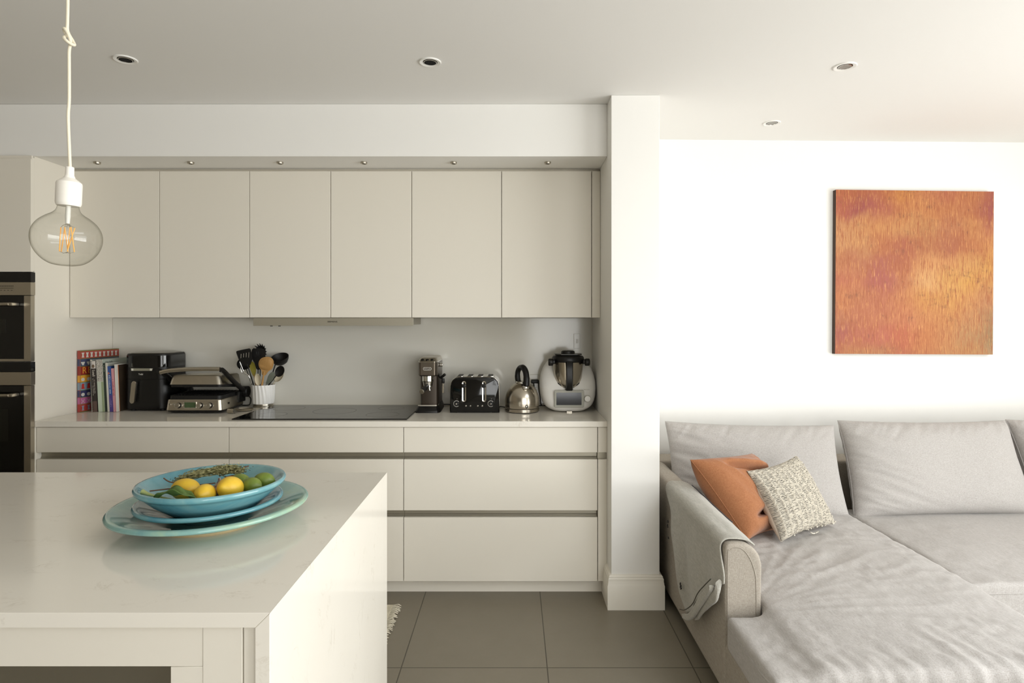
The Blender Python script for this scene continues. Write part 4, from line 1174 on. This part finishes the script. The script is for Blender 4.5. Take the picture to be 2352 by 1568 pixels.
for k in range(1700):
    s = .55 + random.random() * .45 if k < 1000 else random.random() * .6
    sp = .017 if s > .6 else .010
    c = hp_(s) + Vector((random.gauss(0, .008), random.gauss(0, sp * .8), .002 + abs(random.gauss(0, sp * .45))))
    d = Vector((random.uniform(-1, 1), random.uniform(-1, 1), random.uniform(-.2, 1))).normalized() * random.uniform(.003, .0085)
    n = d.cross(Vector((random.random(), random.random(), random.random()))).normalized() * .0015
    lf.poly([c - d * .5, c + n, c + d * .5, c - n])
lf.build('leaves', M['herb'], t, smooth=0)['kind'] = 'stuff'
for p in ([(-.135, -.075, .001), (-.09, -.055, .002), (.0, -.01, .004)], [(-.01, .03, .012), (.02, .045, .020), (.057, .062, .032)], [(.02, .0, .016), (.05, .0, .022), (.075, -.012, .020)], [(-.125, -.03, .022), (-.10, -.035, .012), (-.05, -.02, .006)]):
    MB().tube(spline(p, 5), .0017, 7).build('twig', M['twig'], t, smooth=60)

# ------------------------------------------------------------------ sofa
SOF = weave('#9A948E', '#BAB6B2')
M['sofa'] = mat('sofa_linen', '#B9B3AA', .92, spec=.2, fn=SOF, Sheen_Weight=.15)
M['sofa_side'] = mat('sofa_linen_frame', '#B3AA9C', .92, spec=.2, fn=weave('#91887C', '#B1A99D'))
def remeshed(boxes, voxel, smooth, fn=None, iters=None):
    if isinstance(boxes, MB): mb = boxes
    else:
        mb = MB()
        for b_ in boxes: mb.box(*b_)
    me = bpy.data.meshes.new('tmp'); bmesh.ops.recalc_face_normals(mb.bm, faces=mb.bm.faces); mb.bm.to_mesh(me); mb.bm.free()
    o = bpy.data.objects.new('tmp', me); COL.objects.link(o)
    m = o.modifiers.new('r', 'REMESH'); m.mode = 'VOXEL'; m.voxel_size = voxel
    s = o.modifiers.new('s', 'SMOOTH'); s.factor = .5; s.iterations = smooth
    bpy.context.view_layer.update()
    dg = bpy.context.evaluated_depsgraph_get()
    out = bpy.data.meshes.new_from_object(o.evaluated_get(dg))
    bpy.data.objects.remove(o); bpy.data.meshes.remove(me)
    if fn:
        nr = [v.normal.copy() for v in out.vertices]
        for v, n in zip(out.vertices, nr): v.co = fn(v.co.copy(), n)
    out.shade_smooth()
    return out
def ridged(p, sc, seed=0.0):
    return 1 - abs(noise.noise(Vector((p.x * sc[0] + seed, p.y * sc[1], p.z * sc[2] + seed))))  * 2
def smooth01(x, a, b):
    t_ = max(0, min(1, (x - a) / (b - a))); return t_ * t_ * (3 - 2 * t_)
sofa = thing('corner_sofa', 'large light grey linen corner sofa with a chaise against the pillar', 'sofa', (.77, 2.2, 0))
SO = Vector((.77, 2.2, 0))
def sput(name, me, m, parent=sofa, label=None):
    for v in me.vertices: v.co -= SO
    me.materials.clear(); me.materials.append(m)
    return put(name, me, parent, label)
ARMH = .612
# base under chaise and long seat
me = remeshed([(.775, 1.80, 1.80, 3.66, .06, .255), (1.7, 3.60, 2.42, 3.66, .06, .255)], .016, 2)
sput('base', me, M['sofa_side'])
# arm
def armfn(p, n):
    if p.z > .3:
        p += n * .0035 * noise.noise(p * 6)
    return p
ap_ = [(.771, .055), (.905, .055)] + [(.905 - .082 + .082 * math.cos(PI / 2 * k / 10), ARMH - .082 + .082 * math.sin(PI / 2 * k / 10)) for k in range(11)] + [(.771 + .024 - .024 * math.sin(PI / 2 * k / 6), ARMH - .024 + .024 * math.cos(PI / 2 * k / 6)) for k in range(7)]
me = remeshed(MB().prism(ap_, 'y', 2.215, 3.66), .008, 8, armfn)
arm = sput('arm', me, M['sofa_side'])
me2 = remeshed([(3.50, 3.635, 2.422, 3.66, .055, ARMH)], .014, 5)
sput('arm', me2, M['sofa_side'])
me = remeshed([(.771, 3.635, 3.50, 3.70, .055, ARMH + .005)], .016, 3)
sput('back_frame', me, M['sofa_side'])
def pipe_on(me, pts, r, name, parent, m, off=.0005):
    bvh = BVHTree.FromPolygons([v.co.copy() for v in me.vertices], [list(p.vertices) for p in me.polygons])
    P = []
    for p in spline(pts, 10):
        q, nn, i, d = bvh.find_nearest(p - SO)
        P.append(q + nn * off)
    # relax
    for _ in range(4): P = [P[0]] + [(P[i - 1] + P[i] * 2 + P[i + 1]) / 4 for i in range(1, len(P) - 1)] + [P[-1]]
    MB().tube(P, r, 6).build(name, m, parent, smooth=80)
am = arm.data
pipe_on(am, [(.886, 2.20, .08), (.886, 2.20, .43), (.876, 2.20, .52), (.850, 2.205, .576), (.82, 2.21, .598), (.79, 2.21, .588), (.780, 2.20, .54), (.778, 2.20, .08)], .0016, 'seam', arm, M['sofa_side'])
for (x, y) in ((.83, 1.88), (1.72, 1.88), (.83, 3.6), (3.5, 3.6), (3.5, 2.5)):
    MB().cyl(.022, (x - SO.x, y - SO.y, 0), (x - SO.x, y - SO.y, .06), 16).build('foot', M['blackm'], sofa)
# chaise cushion
def chaisefn(p, n):
    up = max(0, n.z)
    if p.z > .29:
        cx = (p.x - 1.34) / .48; cy = (p.y - 2.58) / .75
        crown = .030 * max(0, 1 - cx * cx) ** .6 * max(.2, 1 - .5 * cy * cy)
        p.z += crown * up
        p.z += .012 * noise.noise(Vector((p.x * 2.6, p.y * 2.1, 1.3))) * up
        # puckers fanning out from the inner corner by the arm
        a = math.atan2(p.y - 2.15, p.x - .80); rr = math.hypot(p.y - 2.15, p.x - .80)
        w1 = noise.noise(Vector((a * 7.0, rr * 1.4, 3.1)))
        fall = smooth01(rr, .05, .25) * (1 - smooth01(rr, .65, 1.05))
        p.z += .011 * (abs(w1) ** .8 * -1.0 + .25) * fall * up
        q = Vector((p.x * 5.5 + p.y * 4.0, p.y * 11 - p.x * 4.0, .7))
        p.z += .009 * (.35 - abs(noise.noise(q))) * up * smooth01(p.y, 2.0, 2.4)
        q2 = Vector((p.x * 13 + p.y * 6, p.y * 19 - p.x * 9, 5.7))
        p.z += .0075 * (.3 - abs(noise.noise(q2))) * up * (.35 + .65 * smooth01(noise.noise(Vector((p.x * 3, p.y * 3, 9))), -.3, .4))
    # gathered folds along the front edge
    fr = 1 - smooth01(p.y, 1.80, 2.08)
    if fr > 0 and p.z > .22:
        p += n * .012 * fr * noise.noise(Vector((p.x * 26 + p.y * 6, p.y * 6, p.z * 3)))
    p += n * .0013 * noise.noise(Vector((p.x * 55, p.y * 16, p.z * 30)))
    return p
me = remeshed([(.908, 1.80, 1.775, 3.36, .235, .388), (.765, 1.2, 1.775, 2.190, .235, .366)], .0105, 20, chaisefn)
ch = sput('seat_cushion', me, M['sofa'])
pipe_on(ch.data, [(.77, 2.17, .335), (.77, 1.95, .335), (.775, 1.83, .338), (.82, 1.775, .340), (.95, 1.77, .348), (1.3, 1.77, .350), (1.72, 1.77, .348), (1.79, 1.80, .345), (1.80, 2.0, .345)], .0022, 'piping', ch, M['sofa'])
def seatfn(p, n):
    up = max(0, n.z)
    if p.z > .28:
        cx = (p.x - 2.65) / .85; cy = (p.y - 2.85) / .5
        p.z += .022 * max(0, 1 - cx ** 4) * max(0, 1 - cy * cy) * up
        p.z += .010 * noise.noise(Vector((p.x * 2.5, p.y * 3, 5))) * up
        e = 1 - smooth01(p.x, 1.83, 2.25)
        p.z += .007 * (.3 - abs(noise.noise(Vector((p.x * 7 - p.y * 3, p.y * 9 + p.x * 4, 2))))) * up * (.3 + e)
    p += n * .0012 * noise.noise(Vector((p.x * 40, p.y * 16, p.z * 30)))
    return p
me = remeshed([(1.806, 3.498, 2.395, 3.36, .235, .388)], .0125, 14, seatfn)
sc = sput('seat_cushion', me, M['sofa'])
pipe_on(sc.data, [(1.86, 2.40, .345), (2.2, 2.395, .352), (2.8, 2.395, .352), (3.45, 2.40, .345)], .0022, 'piping', sc, M['sofa'])

def cushion(c00, c10, c11, c01, t, nu=70, nv=60, pw=2.6, ex=.5, pinch=.04, fn=None, nrm=None, flip=1):
    """soft cushion between four world corners (bottom-left, bottom-right, top-right, top-left)"""
    A, Bc, Cc, D = map(Vector, (c00, c10, c11, c01))
    n0 = (Bc - A).cross(D - A).normalized() * flip
    W = (Bc - A).length; H = (D - A).length
    mb = MB(); sheets = []
    for sgn in (1, -1):
        rows = []
        for j in range(nv + 1):
            v = -math.cos(PI * j / nv); row = []
            for i in range(nu + 1):
                u = -math.cos(PI * i / nu)
                uu, vv = u, v
                pu = 1 - pinch * (1 - v * v) * abs(u) ** 3 * (.5 / W) ** .5
                pv = 1 - pinch * (1 - u * u) * abs(v) ** 3 * (.5 / H) ** .5
                a, b_ = (uu * pu + 1) / 2, (vv * pv + 1) / 2
                P = A.lerp(Bc, a).lerp(D.lerp(Cc, a), b_)
                k = (max(0, 1 - abs(u) ** pw) * max(0, 1 - abs(v) ** pw)) ** ex
                d = t / 2 * k
                if fn: d += fn(u, v, sgn) * k ** .6
                row.append(P + n0 * sgn * d)
            rows.append(row)
        sheets.append(rows)
    for rows in sheets: mb.loft(rows, closed=False, cap=False)
    bmesh.ops.remove_doubles(mb.bm, verts=mb.bm.verts, dist=.0004)
    return mb
def edgepath(c00, c10, c11, c01, pinch, sides='btlr', n=14):
    A, Bc, Cc, D = map(Vector, (c00, c10, c11, c01))
    W = (Bc - A).length; H = (D - A).length
    out = []
    for s_ in sides:
        for i in range(n):
            q = -1 + 2 * i / n
            u, v = {'b': (q, -1), 'r': (1, q), 't': (-q, 1), 'l': (-1, -q)}[s_]
            pu = 1 - pinch * (1 - v * v) * (.5 / W) ** .5 * abs(u) ** 3; pv = 1 - pinch * (1 - u * u) * (.5 / H) ** .5 * abs(v) ** 3
            a, b_ = (u * pu + 1) / 2, (v * pv + 1) / 2
            out.append(A.lerp(Bc, a).lerp(D.lerp(Cc, a), b_))
    return out
def back_cushion(bl, br, tr_, tl, seed, tk=.21, side=1):
    L = [Vector(q) - SO for q in (bl, br, tr_, tl)]
    def fn(u, v, s_):
        e = smooth01(-u * side, .1, .95)
        f = .014 * noise.noise(Vector((u * 1.3 + seed, v * 1.3, s_)))
        f += .024 * (.3 - abs(noise.noise(Vector((u * 1.6 + seed, v * 6 + u * 3.5, 4.2))))) * (e * 1.1 + .12)
        f += .020 * (.25 - abs(noise.noise(Vector((u * 9 - v * 4 + seed, v * 2.0, 8.1))))) * smooth01(v, .35, .95)
        return f
    mb = cushion(*L, tk, 110, 80, pw=3.6, ex=.46, pinch=.055, fn=fn)
    o = mb.build('back_cushion', M['sofa'], sofa, smooth=80)
    MB().tube(edgepath(*L, .055, 'brtl', 24), .003, 6, closed=True).build('piping', M['sofa'], o, smooth=80)
b1 = [px(1545, 1192, 3.26), px(1951, 1190, 3.22), px(1914, 977, 3.43), px(1528, 968, 3.43)]
b2 = [px(1962, 1194, 3.23), (2.80, 3.25, .385), px(2308, 966, 3.44), px(1924, 966, 3.44)]
b3 = [(2.815, 3.26, .385), (3.50, 3.26, .385), (3.49, 3.44, .862), (2.79, 3.44, .862)]
back_cushion(*b1, 1.7, side=1, tk=.19); back_cushion(*b2, 9.2, side=1, tk=.23); back_cushion(*b3, 4.4, side=1, tk=.23)

# ------------------------------------------------------------------ scatter cushions
M['rust'] = mat('rust_linen', '#B9713F', .85, spec=.25, fn=weave('#8C5838', '#A5704B', .8, .3), Sheen_Weight=.2)
r4 = [px(1716, 1238, 2.76), px(1772, 1208, 3.06), px(1722, 1045, 3.14), px(1596, 1058, 2.80)]
r4 = [px(1716, 1240, 2.74), px(1790, 1214, 2.98), px(1727, 1042, 3.10), px(1586, 1056, 2.84)]
def rustfn(u, v, s_):
    f = 0
    if s_ > 0:
        f -= .040 * math.exp(-((v - .66 + .30 * (u + .4)) / .085) ** 2) * smooth01(u, -.65, -.25)
        f += .022 * math.exp(-((v - .84 + .30 * (u + .4)) / .12) ** 2) * smooth01(u, -.5, .0)
        f -= .050 * math.exp(-((v + .56 - .10 * u) / .075) ** 2) * smooth01(u, -.75, -.2)
        f -= .020 * math.exp(-((u + .05 + .5 * (v + .4)) / .10) ** 2) * smooth01(-v, -.1, .5)
    f += .012 * (.3 - abs(noise.noise(Vector((u * 3.2 + v, v * 2.2 + 5, s_ * 3)))))
    return f
o = cushion(*r4, .20, 110, 110, pw=3.4, ex=.5, pinch=.055, fn=rustfn).build('rust_cushion', M['rust'], smooth=80)
tag(o, 'burnt orange linen cushion in the sofa corner behind the knitted one', 'cushion')
MB().tube(edgepath(*r4, .055, 'brtl', 20), .0022, 6, closed=True).build('seam', M['rust'], o, smooth=80)
def f_boucle(nt, b):
    uv = nt.new('ShaderNodeUVMap'); uv.uv_map = 'UVMap'
    sp = nt.new('ShaderNodeSeparateXYZ'); nt.link(uv.outputs[0], sp.inputs[0])
    U, V = sp.outputs[0], sp.outputs[1]
    wob = nt.noise(uv.outputs[0], 9, 3, .6)
    row = nt.math('ADD', nt.math('MULTIPLY', V, 54), nt.math('MULTIPLY', wob, 3.0))
    fr = nt.math('ABSOLUTE', nt.math('SUBTRACT', nt.math('FRACT', row), .5))
    line = nt.math('GREATER_THAN', fr, .27)
    cb = nt.new('ShaderNodeCombineXYZ')
    nt.link(nt.math('MULTIPLY', U, 15), cb.inputs[0]); nt.link(nt.math('MULTIPLY', nt.math('FLOOR', nt.math('ADD', row, .5)), 3.71), cb.inputs[1])
    on = nt.ramp(nt.noise(cb.outputs[0], 1.0, 1, .5), [(.41, (0, 0, 0, 1)), (.47, (1, 1, 1, 1))])
    mp = nt.new('ShaderNodeMapping'); nt.link(uv.outputs[0], mp.inputs[0]); mp.inputs['Scale'].default_value = (40, 110, 1)
    yarn = nt.noise(mp.outputs[0], 1.0, 3, .7)
    cf = nt.math('ABSOLUTE', nt.math('SUBTRACT', nt.math('FRACT', nt.math('MULTIPLY', U, 11)), .5))
    notcord = nt.math('GREATER_THAN', cf, .13)
    dk = nt.math('MULTIPLY', nt.math('MULTIPLY', line, on), notcord)
    spk = nt.ramp(yarn, [(.30, (1, 1, 1, 1)), (.37, (0, 0, 0, 1))])
    dk = nt.math('MAXIMUM', nt.math('MULTIPLY', dk, nt.ramp(yarn, [(.35, (.45, .45, .45, 1)), (.6, (1, 1, 1, 1))])), nt.math('MULTIPLY', spk, .7))
    base = nt.mix(yarn, hexc('#B0A898'), hexc('#D0C8B9'))
    nt.link(nt.mix(nt.math('MULTIPLY', dk, .95), base, hexc('#3F3D3B')), b.inputs['Base Color'])
    bump(nt, b, nt.math('SUBTRACT', yarn, nt.math('MULTIPLY', line, .35)), .7, .0025)
M['boucle'] = mat('boucle_wool', '#D8D1C3', .95, spec=.1, fn=f_boucle)
M['calico'] = mat('calico_back', '#D6CDBE', .9, spec=.2, fn=weave('#CBC1B1', '#DDD5C8'))
q4 = [(1.205, 2.735, .428), (1.565, 2.965, .430), (1.435, 3.09, .735), (1.095, 2.86, .715)]
A_, B_, C_, D_ = map(Vector, q4)
nn = (B_ - A_).cross(D_ - A_).normalized()
NU, NV = 200, 200
def knit(u, v):
    """raised columns of loops with thin strands between"""
    U = (u + 1) / 2; V = (v + 1) / 2
    col = U * 11.0; fc = col - math.floor(col)
    rib = math.exp(-((fc - .5) / .17) ** 2)
    row = V * 24 + (math.floor(col) % 2) * .5; fr = row - math.floor(row)
    loop = abs(math.sin(PI * fr)) ** .7
    j = noise.noise(Vector((U * 30, V * 34, .5)))
    return .0050 * rib * (loop * .8 + .2 + .35 * j) + .0018 * (1 - rib) * (.5 + .5 * math.sin(2 * PI * V * 54)) + .0016 * j
mb = MB(); rows = []; uvs = {}
for j in range(NV + 1):
    v = -1 + 2 * j / NV; row = []
    for i in range(NU + 1):
        u = -1 + 2 * i / NU
        pin = .09
        a = (u * (1 - pin * (1 - v * v) * abs(u) ** 3) + 1) / 2; b_ = (v * (1 - pin * (1 - u * u) * abs(v) ** 3) + 1) / 2
        P = A_.lerp(B_, a).lerp(D_.lerp(C_, a), b_)
        k = (max(0, 1 - abs(u) ** 2.6) * max(0, 1 - abs(v) ** 2.6)) ** .5
        row.append(P + nn * (.070 * k + .004 + knit(u, v) * 1.5 + .010 * noise.noise(Vector((u * 1.5, v * 1.5, 2.2))) * k))
    rows.append(row)
mb.loft(rows, closed=False, cap=False)
me = bpy.data.meshes.new('knitted_front')
uvl = mb.bm.loops.layers.uv.new('UVMap')
mb.bm.verts.index_update()
for f in mb.bm.faces:
    for l in f.loops:
        idx = l.vert.index; l[uvl].uv = ((idx % (NU + 1)) / NU, (idx // (NU + 1)) / NV)
bmesh.ops.recalc_face_normals(mb.bm, faces=mb.bm.faces)
mb.bm.to_mesh(me); mb.bm.free(); me.materials.append(M['boucle']); me.shade_smooth()
kc = thing('knitted_cushion', 'cream and charcoal chunky knitted cushion leaning in front of the orange one', 'cushion')
put('knitted_front', me, kc)
cushion(*q4, .125, 60, 60, pw=2.6, ex=.5, pinch=.09, fn=lambda u, v, s_: (-.02 if s_ > 0 else .012)).build('calico_back', M['calico'], kc, smooth=80)
random.seed(3)
tf = MB()
for s_, n_ in (('b', 16), ('r', 6), ('l', 0)):
    for k in range(n_):
        q = random.uniform(-.98, .98)
        u, v = {'b': (q, -1), 'r': (1, q), 'l': (-1, q)}[s_]
        a, b2 = (u * (1 - .09 * (1 - v * v)) + 1) / 2, (v * (1 - .09 * (1 - u * u)) + 1) / 2
        P = A_.lerp(B_, a * .97 + .015).lerp(D_.lerp(C_, a * .97 + .015), b2 * .97 + .015) + nn * random.uniform(.010, .016)
        for m_ in range(3):
            tf.ell(P + Vector((random.gauss(0, .004), random.gauss(0, .003), random.gauss(0, .004))), (.0046, .0038, .0036), 8, 6)
tf.tube(spline([A_.lerp(B_, .52) + nn * .004, A_.lerp(B_, .55) + nn * .015 + Vector((0, 0, -.012)), A_.lerp(B_, .60) + nn * .022 + Vector((.004, 0, -.008))], 5), .0028, 7)
tf.build('edge_loops', mat('boucle_loops', '#CFC7B6', .95, fn=lambda nt, b: nt.link(nt.ramp(nt.noise(nt.coord((1, 1, 1)), 300, 2), [(.38, '#5B574F'), (.5, '#DCD5C6')]), b.inputs['Base Color'])), kc, smooth=80)['kind'] = 'stuff'

# ------------------------------------------------------------------ throw over the arm
M['throw'] = mat('grey_throw_wool', '#B4B0A4', .95, spec=.15, fn=weave('#98948A', '#B9B6AC', .6, .4), Sheen_Weight=.25)
def interp(tb, x):
    for (a, b_), (c, d) in zip(tb[:-1], tb[1:]):
        if x <= c: return b_ + (d - b_) * (x - a) / (c - a)
    return tb[-1][1]
ZB = [(0, .475), (.12, .435), (.28, .36), (.48, .25), (.70, .155), (.80, .21), (.90, .31), (1, .42)]
def throw_pt(u, s, e):
    """u near->far along the arm, s over the arm from inside (0) to the hem (1)"""
    xi, xo, zt = .905 + e, .771 - e, ARMH + e + .001; rI, rO = .082 + e, .028
    zb = interp(ZB, u)
    seg = [.02, rI * PI / 2, xi - xo - rI - rO, rO * PI / 2]   # inner drop, corner, top, corner
    outer = zt - rO - zb
    tot = sum(seg) + outer
    l0 = seg[0] + seg[1] * .5
    l = l0 + s * (tot - l0)
    if l < seg[0]: x, z = xi, zt - rI - seg[0] + l
    elif l < seg[0] + seg[1]:
        a = (l - seg[0]) / seg[1] * PI / 2; x, z = xi - rI + rI * math.cos(a), zt - rI + rI * math.sin(a)
    elif l < sum(seg[:3]):
        f = (l - seg[0] - seg[1]) / seg[2]; x, z = xi - rI - f * seg[2], zt
    elif l < sum(seg):
        a = (l - sum(seg[:3])) / seg[3] * PI / 2; x, z = xo + rO - rO * math.sin(a), zt - rO + rO * math.cos(a)
    else: x, z = xo, zt - rO - (l - sum(seg))
    dn = max(0, (zt - rO - z)) if x < .8 else 0
    yn = 2.232 - .045 * smooth01(dn, 0, .10)
    yfar = 3.03 - .13 * smooth01(dn, 0, .10) - .08 * smooth01(dn, .1, .4)
    y = yn + (yfar - yn) * u
    out = 0
    if dn > 0:
        w = smooth01(dn, .0, .25)
        out = .010 * math.sin(u * 15 + dn * 5) * w + .008 * noise.noise(Vector((u * 6, dn * 5, 1))) * w + .012 * w
    else:
        out = .004 * noise.noise(Vector((u * 5, s * 4, 3)))
    out *= .25 + .75 * smooth01(u, 0, .2)
    wob_ = .004 * noise.noise(Vector((u * 9, s * 7, 7)))
    if x < .8 and dn > 0: x -= max(-.002, out)
    else: z += abs(out) + wob_ * .5
    return Vector((x, y, z))
mb = MB()
rows = [[throw_pt(i / 60, j / 64, .006) for j in range(65)] for i in range(61)]
mb.loft(rows, closed=False, cap=False)
th_ = mb.build('throw_blanket', M['throw'], smooth=80)
tag(th_, 'folded grey green wool throw draped over the sofa arm', 'throw')
s_ = th_.modifiers.new('thickness', 'SOLIDIFY'); s_.thickness = .008; s_.offset = 1
ss = th_.modifiers.new('soft', 'SUBSURF'); ss.levels = 1; ss.render_levels = 1
# lower folds that hang below the hem, rolled under
def hem_fold(pts, w, name, seed):
    mb = MB(); P = spline(pts, 8); rg = []
    for i, p in enumerate(P):
        f = i / (len(P) - 1); ww = w * (.55 + .45 * math.sin(PI * min(1, f * 1.1)))
        rg.append([p + Vector((.010 * math.cos(a) * (1 + .3 * math.sin(a * 3 + seed)), 0, ww * math.sin(a) * (1 + .15 * math.sin(a * 2 + f * 6 + seed)))) for a in [2 * PI * k / 18 for k in range(18)]])
    mb.loft(rg)
    return mb.build(name, M['throw'], th_, smooth=80)
hem_fold([(.742, 2.195, .470), (.740, 2.215, .425), (.738, 2.29, .375), (.738, 2.37, .315), (.740, 2.43, .255), (.742, 2.47, .225)], .034, 'folded_hem', 0)
hem_fold([(.722, 2.215, .450), (.724, 2.27, .405), (.726, 2.36, .330), (.728, 2.44, .255), (.731, 2.53, .190), (.735, 2.62, .150)], .022, 'folded_hem', 1.5)
ft = MB()
ft.tube(spline([(.719, 2.21, .485), (.714, 2.27, .435), (.716, 2.36, .365), (.718, 2.44, .285), (.722, 2.56, .205), (.728, 2.66, .160)], 8), .0020, 6)
ft.build('blanket_stitch', mm('#55524A', .9), th_, smooth=80)
fu = MB()
random.seed(11)
for (y, z) in ((2.88, .47), (2.885, .45), (2.87, .40), (2.66, .262), (2.655, .255), (2.665, .27)):
    for k in range(4): fu.ell((.738 - .006, y + random.gauss(0, .003), z + random.gauss(0, .004)), (.003, .0035, .003), 8, 5)
fu.build('dark_tufts', mm('#2E2B29', .95), th_, smooth=80)['kind'] = 'stuff'
MB().tube([throw_pt(.30 + .70 * k / 40, 0, .006) + Vector((.006, 0, .009)) for k in range(41)], .0022, 6).build('edge_stitch', mm('#4A4A50', .9), th_, smooth=80)

# ------------------------------------------------------------------ painting
t = thing('painting', 'square abstract orange painting on the white wall above the sofa', 'painting', (0, 0, 0))
tl = px(1914, 438, 3.757); W_, H_ = .995, 1.012
ang = math.atan2(3.841 - 3.738, XR + .1 - .723)
ywall = 3.738 + (tl.x - .723) * math.tan(ang)
t.location = (tl.x, ywall - .0005, EYE - (812 - 735) * 3.757 / 1393); t.rotation_euler = (0, math.radians(.35), ang)
rows_ = ["B9653F B0603F B5663F C8803F C47A4C B96A4A C07548 A85A4E", "B56048 9E4E48 B0604A C67E48 C8824C BE7648 B97048 A05250",
 "C8895A CC8E58 CC8A52 C88A54 C08450 BC7850 C4824E BE7650", "CE9260 C88C58 BA7048 B06448 B47048 B06848 BC7448 CC8850",
 "C07A50 BA7450 B06450 B46848 D4945C D09058 D29858 D6984E", "C07050 C07450 B06054 C07850 DCA468 D8A058 D89C50 CC8E50",
 "C87C4E C07850 BC7050 C67C50 D49450 D29450 CC8C54 C08458", "BA7450 BC7050 C07450 C87C52 CC8650 CC8A50 C48856 AE8258",
 "A85A50 B8684E BC6850 C06848 C67A48 C48450 B88858 9C8058", "B86848 C08050 B87C50 BA6848 C07848 C08450 BC8450 B08A62"]
grid_ = [[hexc(c) for c in r.split()] for r in rows_]
def pcol(u, v):
    u += .035 * noise.noise(Vector((u * 7, v * 7, 1))) + .02 * noise.noise(Vector((u * 30, v * 14, 4)))
    v += .040 * noise.noise(Vector((u * 7, v * 7, 9))) + .03 * noise.noise(Vector((u * 60, v * 9, 2)))
    x = min(max(u, 0), .9999) * 7; y = min(max(v, 0), .9999) * 9
    i, j = int(x), int(y); fx, fy = x - i, y - j
    fx = fx * fx * (3 - 2 * fx); fy = fy * fy * (3 - 2 * fy)
    return tuple(((grid_[j][i][k] * (1 - fx) + grid_[j][i + 1][k] * fx) * (1 - fy) + (grid_[j + 1][i][k] * (1 - fx) + grid_[j + 1][i + 1][k] * fx) * fy) * (.80, .84, .90)[k] for k in range(3)) + (1,)
n = 180
mb = MB()
mb.loft([[(W_ * i / n, -.0345, H_ * (1 - j / n)) for i in range(n + 1)] for j in range(n + 1)], closed=False, cap=False)
me = mb.mesh('painted_face', [], 0, weld=False)
ca = me.color_attributes.new('paint', 'FLOAT_COLOR', 'POINT')
for v in me.vertices: ca.data[v.index].color = pcol(v.co.x / W_, 1 - v.co.z / H_)
def f_paintg(nt, b):
    at = nt.new('ShaderNodeAttribute'); at.attribute_name = 'paint'
    s1 = nt.noise(nt.coord((1, 1, .05)), 300, 3, .7)
    s2 = nt.noise(nt.coord((1, 1, .09)), 170, 4, .7)
    s3 = nt.noise(nt.coord((.5, 1, 1)), 16, 4, .7)
    c = nt.mix(nt.ramp(s1, [(.36, (1, 1, 1, 1)), (.52, (0, 0, 0, 1))]), at.outputs['Color'], hexc('#9A5636'))
    c2 = nt.mix(nt.math('MULTIPLY', nt.ramp(s2, [(.54, (0, 0, 0, 1)), (.68, (1, 1, 1, 1))]), .55), c, hexc('#E3A866'))
    dk = nt.math('MULTIPLY', nt.ramp(nt.math('MULTIPLY', s3, nt.noise(nt.coord((1, 1, .12)), 150, 3, .8)), [(.32, (0, 0, 0, 1)), (.40, (1, 1, 1, 1))]), .6)
    nt.link(nt.mix(dk, c2, hexc('#6B4434')), b.inputs['Base Color'])
    bump(nt, b, nt.math('ADD', s1, s2), .35, .0015)
me.materials.append(mat('abstract_oil_paint', '#C07A4A', .6, spec=.3, fn=f_paintg))
put('painted_face', me, t)
MB().box(0, W_, -.0343, 0, 0, H_, bev=.001).build('canvas_edge', mm('#4A382E', .8), t)

# ------------------------------------------------------------------ rug behind the island
t = thing('rug', 'cream woven rug with knotted fringe on the tiles behind the island', 'rug', (-.600, 2.30, 0))
MB().box(-1.5, 0, 0, .72, .0005, .012, bev=.003).build('pile', mat('rug_wool', '#CFC6B0', .95, fn=weave('#BDB39B', '#DCD4C0', .2, .6)), t)
fr = MB(); random.seed(8)
for k in range(60):
    y = .008 + k * .0121
    for m_ in range(2):
        a = random.uniform(-.5, .5); L = random.uniform(.028, .046)
        fr.tube([(-.006, y, .006), (.012, y + .002 * m_, .008), (L * .7, y + math.sin(a) * L * .4, .009 + random.random() * .006), (L, y + math.sin(a) * L * .8 + random.gauss(0, .002), .004 + random.random() * .004)], [.0022, .0026, .0022, .0017], 6)
fr.build('fringe', mat('rug_fringe', '#D6CEBA', .95), t, smooth=80)['kind'] = 'stuff'
